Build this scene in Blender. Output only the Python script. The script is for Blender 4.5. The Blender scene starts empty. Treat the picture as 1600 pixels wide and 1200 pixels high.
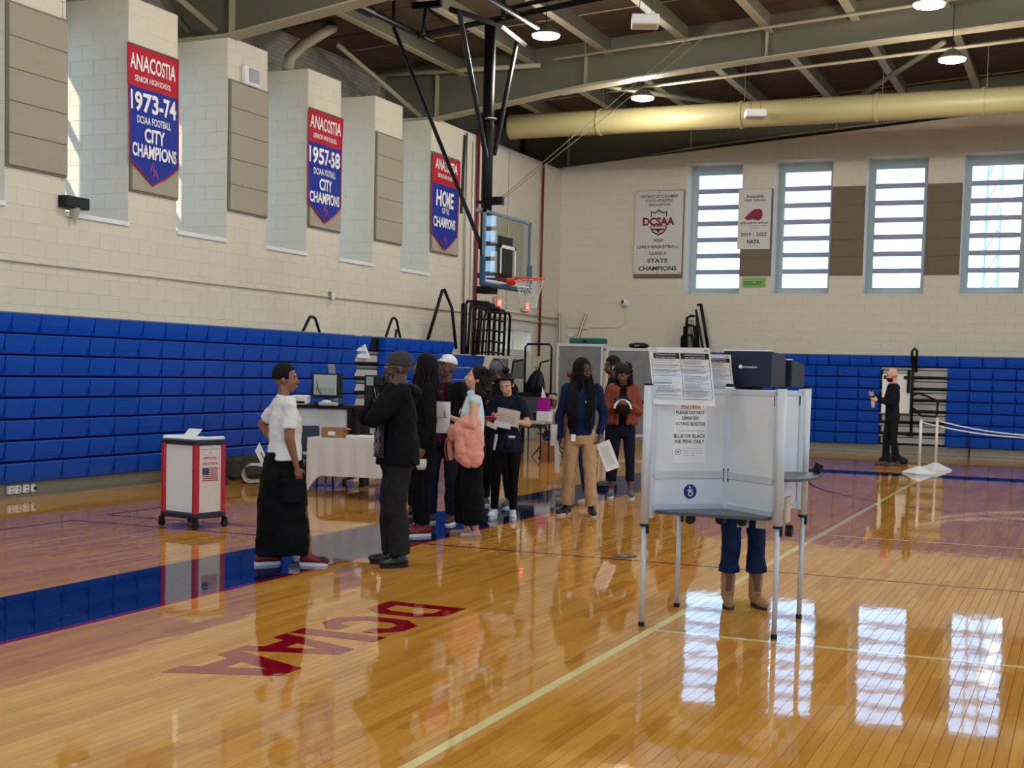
import bpy, math, random
import numpy as np
from mathutils import Vector, Matrix
PI = math.pi
SC = bpy.context.scene
COL = SC.collection
random.seed(7)

# ------------------------------------------------------------------ camera
R_ = Vector((0.91935775, 0.39271107, 0.02365047)); U_ = Vector((-0.04652258, 0.04882539, 0.99772327))
F_ = Vector((-0.39066223, 0.9183649, -0.06315794))
cd = bpy.data.cameras.new('camera'); cam = bpy.data.objects.new('camera', cd); COL.objects.link(cam)
m = Matrix((R_, U_, -F_)).transposed().to_4x4(); m.translation = Vector((0, 0, 1.62))
cam.matrix_world = m
cd.sensor_fit = 'HORIZONTAL'; cd.sensor_width = 36.0; cd.lens = 2104.5659 / 1600 * 36
cd.shift_y = 113.0665 / 1600
cd.clip_start = 0.05; cd.clip_end = 300
SC.camera = cam

# ------------------------------------------------------------------ sky, exposure
SC.view_settings.view_transform = 'Standard'; SC.view_settings.look = 'None'
SC.view_settings.exposure = EXPO = 1.05; SC.view_settings.gamma = 1.0
SC.view_settings.use_curve_mapping = False
W = bpy.data.worlds.new('sky'); SC.world = W; W.use_nodes = True
nt = W.node_tree; nt.nodes.clear()
out = nt.nodes.new('ShaderNodeOutputWorld'); bg = nt.nodes.new('ShaderNodeBackground')
tc = nt.nodes.new('ShaderNodeTexCoord'); sp = nt.nodes.new('ShaderNodeSeparateXYZ'); rp = nt.nodes.new('ShaderNodeValToRGB')
nt.links.new(tc.outputs['Generated'], sp.inputs[0]); nt.links.new(sp.outputs['Z'], rp.inputs[0])
rp.color_ramp.elements[0].position = 0.0; rp.color_ramp.elements[0].color = (0.45, 0.68, 1.0, 1)
rp.color_ramp.elements[1].position = 0.5; rp.color_ramp.elements[1].color = (0.36, 0.60, 1.0, 1)
nt.links.new(rp.outputs[0], bg.inputs['Color']); bg.inputs['Strength'].default_value = 1.9
nt.links.new(bg.outputs[0], out.inputs[0])
try: SC.cycles.max_bounces = 8
except Exception: pass

sd = bpy.data.lights.new('sun', 'SUN'); sd.energy = 4.0; sd.color = (1.0, 0.86, 0.70); sd.angle = math.radians(1.5)
so_ = bpy.data.objects.new('sun', sd); COL.objects.link(so_); so_.location = (-20, -40, 50)
so_.rotation_euler = Vector((0.62, 1.0, -1.0)).to_track_quat('-Z', 'Y').to_euler()
# high-bay lamps in view, plus invented unseen ones that light the hall (one point light under each fixture; fixtures are built further down)
LAMPS = [(x, y) for x in (-8.24, -2.34, 3.6, 9.5) for y in (2.0, 8.6, 14.6, 20.35, 25.45) if not (x > 0 and y > 25)]
LAMPS = [(x, y) if not (x == -2.34 and y == 25.45) else (-2.34, 23.9) for x, y in LAMPS]
LAMP_Z = 7.0
LAMP_W = 85.0
for x, y in LAMPS:
    ld = bpy.data.lights.new('high_bay_light', 'POINT'); ld.energy = LAMP_W * (1.0); ld.color = (1.0, 0.95, 0.88)
    ld.shadow_soft_size = 0.22
    lo = bpy.data.objects.new('high_bay_light', ld); COL.objects.link(lo); lo.location = (x, y, LAMP_Z - 0.28)

# ------------------------------------------------------------------ materials
def s2l(c):
    return tuple(((v / 255.0) / 12.92 if v / 255.0 <= .04045 else ((v / 255.0 + .055) / 1.055) ** 2.4) for v in c) + (1,)
MATS = {}
def mat(name, rgb, rough=.6, metal=0., bump=0., bscale=40., var=0., vscale=3., coat=0., emit=0., spec=None, stretch=None, alpha=1.):
    if name in MATS: return MATS[name]
    M = bpy.data.materials.new(name); M.use_nodes = True; MATS[name] = M
    n = M.node_tree; b = n.nodes['Principled BSDF']; c = s2l(rgb)
    b.inputs['Base Color'].default_value = c; b.inputs['Roughness'].default_value = rough; b.inputs['Metallic'].default_value = metal
    if coat: b.inputs['Coat Weight'].default_value = coat; b.inputs['Coat Roughness'].default_value = .08
    if spec is not None: b.inputs['Specular IOR Level'].default_value = spec
    if emit: b.inputs['Emission Color'].default_value = c; b.inputs['Emission Strength'].default_value = emit
    t = n.nodes.new('ShaderNodeTexCoord'); src = t.outputs['Object']
    if stretch:
        mp = n.nodes.new('ShaderNodeMapping'); mp.inputs['Scale'].default_value = stretch; n.links.new(src, mp.inputs[0]); src = mp.outputs[0]
    if bump:
        no = n.nodes.new('ShaderNodeTexNoise'); no.inputs['Scale'].default_value = bscale; no.inputs['Detail'].default_value = 3
        bp = n.nodes.new('ShaderNodeBump'); bp.inputs['Strength'].default_value = bump; bp.inputs['Distance'].default_value = .02
        n.links.new(src, no.inputs['Vector']); n.links.new(no.outputs['Fac'], bp.inputs['Height']); n.links.new(bp.outputs[0], b.inputs['Normal'])
    if var:
        no = n.nodes.new('ShaderNodeTexNoise'); no.inputs['Scale'].default_value = vscale; no.inputs['Detail'].default_value = 5
        mx = n.nodes.new('ShaderNodeMix'); mx.data_type = 'RGBA'
        mx.inputs['A'].default_value = tuple(v * (1 - var) for v in c[:3]) + (1,); mx.inputs['B'].default_value = tuple(min(1, v * (1 + var)) for v in c[:3]) + (1,)
        n.links.new(src, no.inputs['Vector']); n.links.new(no.outputs['Fac'], mx.inputs['Factor']); n.links.new(mx.outputs['Result'], b.inputs['Base Color'])
    return M

def wood_floor():
    M = bpy.data.materials.new('maple_floor'); M.use_nodes = True; n = M.node_tree; b = n.nodes['Principled BSDF']
    L = n.links.new
    g = n.nodes.new('ShaderNodeNewGeometry'); oi = n.nodes.new('ShaderNodeObjectInfo')
    ad = n.nodes.new('ShaderNodeMath'); ad.operation = 'ADD'; L(g.outputs['Random Per Island'], ad.inputs[0]); L(oi.outputs['Random'], ad.inputs[1])
    fr = n.nodes.new('ShaderNodeMath'); fr.operation = 'FRACT'; L(ad.outputs[0], fr.inputs[0])
    cr = n.nodes.new('ShaderNodeValToRGB'); L(fr.outputs[0], cr.inputs[0])
    e = cr.color_ramp.elements
    e[0].position = 0; e[0].color = s2l((194, 134, 50)); e[1].position = 1; e[1].color = s2l((218, 162, 72))
    k = cr.color_ramp.elements.new(.35); k.color = s2l((207, 148, 60)); k = cr.color_ramp.elements.new(.7); k.color = s2l((212, 153, 64))
    mp = n.nodes.new('ShaderNodeMapping'); mp.inputs['Scale'].default_value = (60, 2.2, 1); L(g.outputs['Position'], mp.inputs[0])
    no = n.nodes.new('ShaderNodeTexNoise'); no.inputs['Scale'].default_value = 1; no.inputs['Detail'].default_value = 4; L(mp.outputs[0], no.inputs['Vector'])
    mx = n.nodes.new('ShaderNodeMix'); mx.data_type = 'RGBA'; mx.blend_type = 'MULTIPLY'; mx.inputs['Factor'].default_value = .45
    r2 = n.nodes.new('ShaderNodeValToRGB'); r2.color_ramp.elements[0].position = .35; r2.color_ramp.elements[0].color = (.8, .72, .6, 1); r2.color_ramp.elements[1].position = .6; r2.color_ramp.elements[1].color = (1, 1, 1, 1)
    L(no.outputs['Fac'], r2.inputs[0]); L(cr.outputs[0], mx.inputs['A']); L(r2.outputs[0], mx.inputs['B']); L(mx.outputs['Result'], b.inputs['Base Color'])
    b.inputs['Roughness'].default_value = .3; b.inputs['Coat Weight'].default_value = 1.0; b.inputs['Coat Roughness'].default_value = .035; b.inputs['Coat IOR'].default_value = 1.42; b.inputs['Specular IOR Level'].default_value = .0
    m2 = n.nodes.new('ShaderNodeMapping'); m2.inputs['Scale'].default_value = (9, 3.5, 1); L(g.outputs['Position'], m2.inputs[0])
    n2 = n.nodes.new('ShaderNodeTexNoise'); n2.inputs['Scale'].default_value = 1; n2.inputs['Detail'].default_value = 2; L(m2.outputs[0], n2.inputs['Vector'])
    bp = n.nodes.new('ShaderNodeBump'); bp.inputs['Strength'].default_value = .22; bp.inputs['Distance'].default_value = .0022; L(n2.outputs['Fac'], bp.inputs['Height'])
    L(bp.outputs[0], b.inputs['Normal']); L(bp.outputs[0], b.inputs['Coat Normal'])
    return M
FLOOR = wood_floor()
def paint(name, rgb):
    M = bpy.data.materials.new(name); M.use_nodes = True; n = M.node_tree; b = n.nodes['Principled BSDF']; L = n.links.new
    b.inputs['Base Color'].default_value = s2l(rgb); b.inputs['Roughness'].default_value = .3
    b.inputs['Coat Weight'].default_value = 1.0; b.inputs['Coat Roughness'].default_value = .035; b.inputs['Coat IOR'].default_value = 1.42; b.inputs['Specular IOR Level'].default_value = .0
    g = n.nodes.new('ShaderNodeNewGeometry')
    m2 = n.nodes.new('ShaderNodeMapping'); m2.inputs['Scale'].default_value = (9, 3.5, 1); L(g.outputs['Position'], m2.inputs[0])
    n2 = n.nodes.new('ShaderNodeTexNoise'); n2.inputs['Scale'].default_value = 1; n2.inputs['Detail'].default_value = 2; L(m2.outputs[0], n2.inputs['Vector'])
    bp = n.nodes.new('ShaderNodeBump'); bp.inputs['Strength'].default_value = .22; bp.inputs['Distance'].default_value = .0022; L(n2.outputs['Fac'], bp.inputs['Height'])
    L(bp.outputs[0], b.inputs['Normal']); L(bp.outputs[0], b.inputs['Coat Normal'])
    return M
BLUEP = paint('blue_court_paint', (8, 28, 70)); REDP = paint('red_court_paint', (142, 4, 26)); CREAMP = paint('cream_court_paint', (226, 214, 150)); MAROONP = paint('maroon_court_paint', (112, 34, 40))

def brickmat(name, rgb, mortar, bw, bh, axes):
    M = bpy.data.materials.new(name); M.use_nodes = True; n = M.node_tree; b = n.nodes['Principled BSDF']; L = n.links.new
    g = n.nodes.new('ShaderNodeNewGeometry'); s = n.nodes.new('ShaderNodeSeparateXYZ'); c = n.nodes.new('ShaderNodeCombineXYZ')
    L(g.outputs['Position'], s.inputs[0]); L(s.outputs[axes[0]], c.inputs[0]); L(s.outputs[axes[1]], c.inputs[1])
    bt = n.nodes.new('ShaderNodeTexBrick'); L(c.outputs[0], bt.inputs['Vector'])
    bt.inputs['Scale'].default_value = 1; bt.inputs['Brick Width'].default_value = bw; bt.inputs['Row Height'].default_value = bh; bt.inputs['Mortar Size'].default_value = .008
    a = s2l(rgb); bt.inputs['Color1'].default_value = a; bt.inputs['Color2'].default_value = tuple(v * .8 for v in a[:3]) + (1,); bt.inputs['Mortar'].default_value = s2l(mortar)
    no = n.nodes.new('ShaderNodeTexNoise'); no.inputs['Scale'].default_value = 1.7; no.inputs['Detail'].default_value = 6
    mx = n.nodes.new('ShaderNodeMix'); mx.data_type = 'RGBA'; mx.blend_type = 'MULTIPLY'; mx.inputs['Factor'].default_value = .6
    L(g.outputs['Position'], no.inputs['Vector'])
    r2 = n.nodes.new('ShaderNodeValToRGB'); r2.color_ramp.elements[0].position = .3; r2.color_ramp.elements[0].color = (.45, .43, .4, 1); r2.color_ramp.elements[1].position = .6
    L(no.outputs['Fac'], r2.inputs[0]); L(bt.outputs[0], mx.inputs['A']); L(r2.outputs[0], mx.inputs['B']); L(mx.outputs['Result'], b.inputs['Base Color'])
    bp = n.nodes.new('ShaderNodeBump'); bp.inputs['Strength'].default_value = .6; bp.inputs['Distance'].default_value = .01; bp.invert = True
    L(bt.outputs['Fac'], bp.inputs['Height']); L(bp.outputs[0], b.inputs['Normal']); b.inputs['Roughness'].default_value = .85
    return M

def thin_glass(name, tint=(1, 1, 1), refl=1.0):
    M = bpy.data.materials.new(name); M.use_nodes = True; n = M.node_tree; n.nodes.clear(); L = n.links.new
    o = n.nodes.new('ShaderNodeOutputMaterial'); t = n.nodes.new('ShaderNodeBsdfTransparent'); g = n.nodes.new('ShaderNodeBsdfGlossy')
    t.inputs[0].default_value = tuple(tint) + (1,); g.inputs['Roughness'].default_value = .02
    f = n.nodes.new('ShaderNodeFresnel'); gm = n.nodes.new('ShaderNodeNewGeometry'); mr = n.nodes.new('ShaderNodeMapRange'); mr.inputs['To Min'].default_value = 1.5; mr.inputs['To Max'].default_value = 1 / 1.5; L(gm.outputs['Backfacing'], mr.inputs[0]); L(mr.outputs[0], f.inputs[0]); mlt = n.nodes.new('ShaderNodeMath'); mlt.operation = 'MULTIPLY'; mlt.inputs[1].default_value = refl; L(f.outputs[0], mlt.inputs[0])
    x = n.nodes.new('ShaderNodeMixShader'); L(mlt.outputs[0], x.inputs[0]); L(t.outputs[0], x.inputs[1]); L(g.outputs[0], x.inputs[2]); L(x.outputs[0], o.inputs[0])
    return M
WGLASS = thin_glass('window_glass', (.93, .97, .97)); BGLASS = thin_glass('backboard_glass', (.86, .92, .89), 1.3)

CREAM = mat('cream_block_paint', (214, 205, 184), .62, bump=.25, bscale=120, var=.05, vscale=1.3)
WHITEP = mat('white_paint', (226, 226, 224), .5)
GREYP = mat('olive_grey_steel_paint', (96, 92, 74), .6, var=.08, vscale=.8)
FLANGE = mat('pale_olive_steel_paint', (158, 150, 122), .55, var=.06, vscale=1.)
DECK = mat('brown_roof_deck', (72, 56, 36), .9, bump=.4, bscale=20, var=.35, vscale=1.2, stretch=(2.5, .6, 1))
BLACKM = mat('black_powder_coat', (9, 9, 10), .45, spec=.22)
BLACKP = mat('black_plastic', (13, 13, 15), .5, spec=.3)
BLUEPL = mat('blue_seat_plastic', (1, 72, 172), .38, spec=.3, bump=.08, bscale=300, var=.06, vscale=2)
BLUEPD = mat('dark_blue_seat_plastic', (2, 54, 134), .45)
GALV = mat('galvanised_steel', (150, 148, 138), .42, .75, bump=.1, bscale=60, var=.12, vscale=8)
BASEB = mat('grey_bleacher_board', (134, 130, 112), .55, bump=.15, bscale=50, var=.1, vscale=4, stretch=(1, 1, 6))
ALU = mat('brushed_aluminium', (196, 200, 200), .32, .85)
ALUM = mat('matt_silver_aluminium', (200, 206, 208), .42, .12)
TECT = mat('acoustic_fibre_board', (204, 194, 170), .95, bump=1., bscale=260, var=.14, vscale=140)
TECTD = mat('brown_acoustic_fibre_board', (142, 128, 104), .95, bump=1., bscale=260, var=.12, vscale=120)  # same fibre board, with the far wall's backlit shade put into its colour
TAUPE = mat('taupe_panel_frame', (120, 110, 96), .7)
DUCTM = mat('cream_duct_paint', (170, 160, 112), .45, var=.05, vscale=1)
PAPER = mat('white_paper', (238, 238, 234), .6)
INK = mat('black_ink', (26, 26, 28), .6)
GREYINK = mat('grey_print', (120, 122, 126), .7)
REDINK = mat('red_print', (176, 36, 48), .6)
WFRAME = mat('pale_blue_grey_window_frame', (168, 184, 192), .45)
WBAR = mat('lavender_grey_glazing_bar', (150, 152, 178), .5)
ORANGE = mat('orange_rim_paint', (222, 62, 28), .4)
SKINS = {k: mat('skin_' + k, v, .55, bump=.05, bscale=200) for k, v in dict(dark=(82, 52, 38), brown=(112, 70, 50), mid=(140, 92, 66), light=(214, 158, 130), tan=(196, 138, 108)).items()}

# ------------------------------------------------------------------ mesh helpers
class MB:
    def __init__(s): s.v = []; s.f = []
    def add(s, vf):
        o = len(s.v); s.v.extend(vf[0]); s.f.extend([tuple(i + o for i in f) for f in vf[1]]); return s
    def box(s, x0, x1, y0, y1, z0, z1, bev=0): return s.add(box(x0, x1, y0, y1, z0, z1, bev))
    def tube(s, p, q, r, r2=None, n=10): return s.add(tube(p, q, r, r2, n))
    def path(s, pts, r, n=8, closed=False): return s.add(path(pts, r, n, closed))
    def ell(s, c, r, n=16, k=10, M=None): return s.add(ell(c, r, n, k, M))
    def lathe(s, prof, c=(0, 0, 0), n=20): return s.add(lathe(prof, c, n))
    def prism(s, poly, y0, y1): return s.add(prism(poly, y0, y1))
    def mesh(s, name='mesh', smooth=False):
        me = bpy.data.meshes.new(name); me.from_pydata([tuple(v) for v in s.v], [], s.f)
        if smooth: me.polygons.foreach_set('use_smooth', [True] * len(me.polygons))
        me.update(); return me
    def build(s, name, m, parent=None, smooth=False, **kw):
        me = s.mesh(name, smooth); return link(name, me, m, parent, **kw)
def link(name, me, m=None, parent=None, loc=None, rotz=None, label=None, cat=None, group=None, kind=None):
    if m is not None and not me.materials: me.materials.append(m)
    o = bpy.data.objects.new(name, me); COL.objects.link(o)
    if parent is not None: o.parent = parent
    if loc is not None: o.location = loc
    if rotz is not None: o.rotation_euler = (0, 0, rotz)
    tag(o, label, cat, group, kind); return o
def tag(o, label=None, cat=None, group=None, kind=None):
    if label: o['label'] = label
    if cat: o['category'] = cat
    if group: o['group'] = group
    if kind: o['kind'] = kind
    return o
def thing(name, label, cat, loc=(0, 0, 0), rotz=0, group=None, kind=None):
    o = bpy.data.objects.new(name, None); o.empty_display_size = .1; COL.objects.link(o); o.location = loc; o.rotation_euler = (0, 0, rotz)
    return tag(o, label, cat, group, kind)
def dup(root, loc, rotz=None, label=None, group=None):
    def cp(o, par):
        c = o.copy(); COL.objects.link(c)
        if par is not None: c.parent = par
        for ch in list(o.children): cp(ch, c)
        return c
    r = cp(root, None); r.location = loc
    if rotz is not None: r.rotation_euler = (0, 0, rotz)
    if label: r['label'] = label
    if group: r['group'] = group
    return r
def box(x0, x1, y0, y1, z0, z1, bev=0):
    if not bev:
        return ([(x0, y0, z0), (x1, y0, z0), (x1, y1, z0), (x0, y1, z0), (x0, y0, z1), (x1, y0, z1), (x1, y1, z1), (x0, y1, z1)],
                [(0, 3, 2, 1), (4, 5, 6, 7), (0, 1, 5, 4), (1, 2, 6, 5), (2, 3, 7, 6), (3, 0, 4, 7)])
    vs = []; idx = {}
    X = (x0, x1); Y = (y0, y1); Z = (z0, z1)
    for i in (0, 1):
        for j in (0, 1):
            for k in (0, 1):
                sx, sy, sz = (1 - 2 * i), (1 - 2 * j), (1 - 2 * k)
                for a in range(3):
                    p = [X[i] + sx * bev, Y[j] + sy * bev, Z[k] + sz * bev]; p[a] = (X[i], Y[j], Z[k])[a]
                    idx[(i, j, k, a)] = len(vs); vs.append(tuple(p))
    fs = []
    def face(keys):
        ids = [idx[k] for k in keys]; ps = [Vector(vs[i]) for i in ids]; c = Vector(((x0 + x1) / 2, (y0 + y1) / 2, (z0 + z1) / 2))
        nn = (ps[1] - ps[0]).cross(ps[2] - ps[0]); mid = sum(ps, Vector()) / len(ps)
        if nn.dot(mid - c) < 0: ids.reverse()
        fs.append(tuple(ids))
    for s_ in (0, 1):
        face([(s_, 0, 0, 0), (s_, 1, 0, 0), (s_, 1, 1, 0), (s_, 0, 1, 0)]); face([(0, s_, 0, 1), (1, s_, 0, 1), (1, s_, 1, 1), (0, s_, 1, 1)]); face([(0, 0, s_, 2), (1, 0, s_, 2), (1, 1, s_, 2), (0, 1, s_, 2)])
    for a in (0, 1):
        for b in (0, 1):
            face([(0, a, b, 1), (1, a, b, 1), (1, a, b, 2), (0, a, b, 2)]); face([(a, 0, b, 0), (a, 1, b, 0), (a, 1, b, 2), (a, 0, b, 2)]); face([(a, b, 0, 0), (a, b, 1, 0), (a, b, 1, 1), (a, b, 0, 1)])
    for i in (0, 1):
        for j in (0, 1):
            for k in (0, 1): face([(i, j, k, 0), (i, j, k, 1), (i, j, k, 2)])
    return vs, fs
def frame_of(d):
    d = Vector(d).normalized(); a = Vector((0, 0, 1)) if abs(d.z) < .95 else Vector((1, 0, 0))
    u = d.cross(a).normalized(); return u, d.cross(u)
def tube(p, q, r, r2=None, n=10):
    p = Vector(p); q = Vector(q); r2 = r if r2 is None else r2; u, w = frame_of(q - p); vs = []
    for c, rr in ((p, r), (q, r2)):
        for i in range(n): a = 2 * PI * i / n; vs.append(tuple(c + (u * math.cos(a) + w * math.sin(a)) * rr))
    return vs, [(i, (i + 1) % n, n + (i + 1) % n, n + i) for i in range(n)] + [tuple(range(n - 1, -1, -1)), tuple(range(n, 2 * n))]
def path(pts, r, n=8, closed=False):
    pts = [Vector(p) for p in pts]; vs = []; fs = []; k = len(pts); prev = None
    for i, p in enumerate(pts):
        if closed: d = pts[(i + 1) % k] - pts[i - 1]
        else: d = pts[min(i + 1, k - 1)] - pts[max(i - 1, 0)]
        d.normalize()
        if prev is None: u, w = frame_of(d)
        else: u = (prev - d * prev.dot(d)).normalized(); w = d.cross(u)
        prev = u; rr = r[i] if isinstance(r, (list, tuple)) else r
        for j in range(n): a = 2 * PI * j / n; vs.append(tuple(p + (u * math.cos(a) + w * math.sin(a)) * rr))
    for i in range(k if closed else k - 1):
        a0 = i * n; b0 = ((i + 1) % k) * n
        for j in range(n): fs.append((a0 + j, a0 + (j + 1) % n, b0 + (j + 1) % n, b0 + j))
    if not closed: fs.append(tuple(range(n - 1, -1, -1))); fs.append(tuple(range((k - 1) * n, k * n)))
    return vs, fs
def ell(c, r, n=16, k=10, M=None):
    vs = []; fs = []
    if not isinstance(r, (list, tuple)): r = (r, r, r)
    pts = [Vector((0, 0, -r[2]))] + [Vector((r[0] * math.cos(2 * PI * j / n) * math.sin(PI * i / k), r[1] * math.sin(2 * PI * j / n) * math.sin(PI * i / k), -r[2] * math.cos(PI * i / k))) for i in range(1, k) for j in range(n)] + [Vector((0, 0, r[2]))]
    for p in pts:
        if M is not None: p = M @ p
        vs.append(tuple(p + Vector(c)))
    for j in range(n): fs.append((0, 1 + (j + 1) % n, 1 + j)); fs.append((len(vs) - 1, 1 + (k - 2) * n + j, 1 + (k - 2) * n + (j + 1) % n))
    for i in range(k - 2):
        for j in range(n): a = 1 + i * n; fs.append((a + j, a + (j + 1) % n, a + n + (j + 1) % n, a + n + j))
    return vs, fs
def lathe(prof, c=(0, 0, 0), n=20):
    vs = [(c[0] + r * math.cos(2 * PI * j / n), c[1] + r * math.sin(2 * PI * j / n), c[2] + z) for r, z in prof for j in range(n)]
    fs = [(i * n + j, i * n + (j + 1) % n, (i + 1) * n + (j + 1) % n, (i + 1) * n + j) for i in range(len(prof) - 1) for j in range(n)]
    fs.append(tuple(range(n - 1, -1, -1))); fs.append(tuple(range((len(prof) - 1) * n, len(prof) * n)))
    return vs, fs
def prism(poly, y0, y1):            # polygon in x,z (counter-clockwise seen from -y), extruded along y
    n = len(poly); vs = [(x, y0, z) for x, z in poly] + [(x, y1, z) for x, z in poly]
    return vs, [tuple(range(n)), tuple(range(2 * n - 1, n - 1, -1))] + [(i, n + i, n + (i + 1) % n, (i + 1) % n) for i in range(n)]
def cone(p, r1, q, r2, n=14):       # capsule with two radii, closed
    p = Vector(p); q = Vector(q); d = q - p; L = d.length; d.normalize(); u, w = frame_of(d); vs = []; rings = []
    for a in (-80, -55, -30, 0): rings.append((p + d * r1 * math.sin(math.radians(a)), r1 * math.cos(math.radians(a))))
    for a in (0, 30, 55, 80): rings.append((q + d * r2 * math.sin(math.radians(a)), r2 * math.cos(math.radians(a))))
    for c, r in rings:
        for i in range(n): a = 2 * PI * i / n; vs.append(tuple(c + (u * math.cos(a) + w * math.sin(a)) * r))
    k = len(rings)
    return vs, [(i * n + j, i * n + (j + 1) % n, (i + 1) * n + (j + 1) % n, (i + 1) * n + j) for i in range(k - 1) for j in range(n)] + [tuple(range(n - 1, -1, -1)), tuple(range((k - 1) * n, k * n))]
def loft(rings, n=20, sq=1.0):      # rings: (z, rx, ry, cx, cy) closed with caps
    vs = []
    for z, rx, ry, cx, cy in rings:
        for i in range(n):
            a = 2 * PI * i / n; c = math.cos(a); s_ = math.sin(a)
            vs.append((cx + rx * math.copysign(abs(c) ** sq, c), cy + ry * math.copysign(abs(s_) ** sq, s_), z))
    k = len(rings)
    return vs, [(i * n + j, i * n + (j + 1) % n, (i + 1) * n + (j + 1) % n, (i + 1) * n + j) for i in range(k - 1) for j in range(n)] + [tuple(range(n - 1, -1, -1)), tuple(range((k - 1) * n, k * n))]

# writing: built-in font turned into flat polygons, fitted to a width and height
_tc = {}
def text_geo(s, bold=0.0):
    key = (s, bold)
    if key in _tc: return _tc[key]
    cu = bpy.data.curves.new('t', 'FONT'); cu.body = s; cu.size = 1; cu.offset = bold; cu.resolution_u = 3
    o = bpy.data.objects.new('t', cu); COL.objects.link(o); dg = bpy.context.evaluated_depsgraph_get(); dg.update()
    me = bpy.data.meshes.new_from_object(o.evaluated_get(dg)); v = np.array([tuple(x.co)[:2] for x in me.vertices]) if len(me.vertices) else np.zeros((0, 2))
    f = [tuple(p.vertices) for p in me.polygons]; bpy.data.objects.remove(o); bpy.data.curves.remove(cu); bpy.data.meshes.remove(me)
    mn = v.min(0); mx = v.max(0); _tc[key] = (v, f, mn, mx); return _tc[key]
def text(s, cx, cz, w, h, y, bold=0.0, fn=None):   # centred at cx, cz, facing -y
    v, f, mn, mx = text_geo(s, bold); o = []
    for a, b in v:
        x = cx + ((a - mn[0]) / (mx[0] - mn[0]) - .5) * w; z = cz + ((b - mn[1]) / (mx[1] - mn[1]) - .5) * h
        o.append(fn(x, z) if fn else (x, y, z))
    return o, f
def bar(x0, x1, z0, z1, y, fn=None):
    p = [(x0, z0), (x1, z0), (x1, z1), (x0, z1)]
    return [fn(a, b) if fn else (a, y, b) for a, b in p], [(0, 1, 2, 3)]

# ================================================================== SETTING
XW = -12.29; YW = 31.63; Y0 = -6.0; X1 = 14.3; XO = -13.6; YO = 32.3
def deck_z(x): return 8.5 + .065 * (x if x < 1 else 2 - x)
def top_far(x): return 7.695 + .0807 * (x if x < 1 else 2 - x)

# ---- floor: slab, boards (the 300 that show largest singly), painted strips
floor = MB().box(-14.5, 15, Y0 - .5, 33, -.3, -.012).build('floor', FLOOR, kind='structure')
def plank_mesh(x0, x1, y0, y1, rnd):
    t = [rnd.uniform(-.00005, .00005) for _ in range(4)]; b = .0009; g = .0005
    v = [(x0 + g, y0 + g, -.003), (x1 - g, y0 + g, -.003), (x1 - g, y1 - g, -.003), (x0 + g, y1 - g, -.003),
         (x0 + b + g, y0 + b + g, t[0]), (x1 - b - g, y0 + b + g, t[1]), (x1 - b - g, y1 - b - g, t[2]), (x0 + b + g, y1 - b - g, t[3])]
    return v, [(4, 5, 6, 7), (0, 1, 5, 4), (1, 2, 6, 5), (2, 3, 7, 6), (3, 0, 4, 7)]
PW = .0597
rnd = random.Random(3); strips = {}
allp = []
i0 = int(-12.3 / PW); i1 = int(4.2 / PW)
RED_I = round(-5.66 / PW); CREAM_I = round(-2.535 / PW)
mb_band, mb_red, mb_cream = MB(), MB(), MB()
for i in range(i0, i1):
    x0 = i * PW; y = 3.0 + rnd.random() * .8
    while y < 31.6:
        L = rnd.uniform(.45, 1.15); y1 = min(y + L, 31.62)
        pm = (x0, x0 + PW, y, y1)
        if i == RED_I or i == RED_I + 1 and False: mb_red.add(plank_mesh(*pm, rnd))
        elif RED_I - 18 <= i < RED_I: mb_band.add(plank_mesh(*pm, rnd))
        elif i == CREAM_I: mb_cream.add(plank_mesh(*pm, rnd))
        else: allp.append(pm)
        y = y1
mb_band.build('court_band', BLUEP, floor, kind='stuff', label='wide dark blue painted border band'); mb_red.build('court_line', REDP, floor, kind='stuff', label='thin red line along the blue band'); mb_cream.build('court_line', CREAMP, floor, kind='stuff', label='cream line running away from the camera')
def inview(p):
    c = Vector(((p[0] + p[1]) / 2, (p[2] + p[3]) / 2, 0)) - Vector((0, 0, 1.62)); z = c.dot(F_)
    if z < 1: return None
    px = 800 + 2104.5 * c.dot(R_) / z; py = 713 - 2104.5 * c.dot(U_) / z
    return z if -20 < px < 1620 and py < 1215 else None
key = sorted([(inview(p) or 999, k) for k, p in enumerate(allp)])
near = set(k for d, k in key[:300]); rest = MB(); shared = {}
for k, p in enumerate(allp):
    if k in near:
        q = round((p[3] - p[2]) / .1)
        if q not in shared: shared[q] = MB().add(plank_mesh(-PW / 2, PW / 2, -.5, .5, rnd)).mesh('plank')
        o = link('floor_plank', shared[q], FLOOR, floor, loc=((p[0] + p[1]) / 2, (p[2] + p[3]) / 2, 0)); o.scale = (1, p[3] - p[2], 1); o.rotation_euler = (0, rnd.uniform(-.0010, .0010), 0)
    else: rest.add(plank_mesh(*p, rnd))
rest.build('floor_planks', FLOOR, floor, kind='stuff')
def decal(name, x0, x1, y0, y1, m, label=None):
    MB().box(x0, x1, y0, y1, .0004, .0009).build(name, m, floor, label=label)
decal('court_line', -2.51, 1.5, 8.13, 8.18, CREAMP, 'cream line crossing the floor in front of the booth')
decal('court_line', -2.51, 1.5, 14.05, 14.1, CREAMP, 'thin cream cross line behind the booth')
decal('court_line', -5.6, 1.5, 11.11, 11.16, MAROONP, 'thin maroon line crossing the court')
decal('court_line', -9.45, -6.75, 10.78, 10.83, MAROONP, 'maroon line in front of the drop box')
decal('court_line', -9.45, -9.41, 7.5, 10.83, MAROONP, 'maroon line running towards the camera')
decal('court_line', -9.5, -6.75, 11.36, 11.41, MAROONP, 'maroon line under the drop box')
decal('court_line', -9.52, -9.47, 11.36, 23., MAROONP, 'maroon line beside the bleachers')
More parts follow.
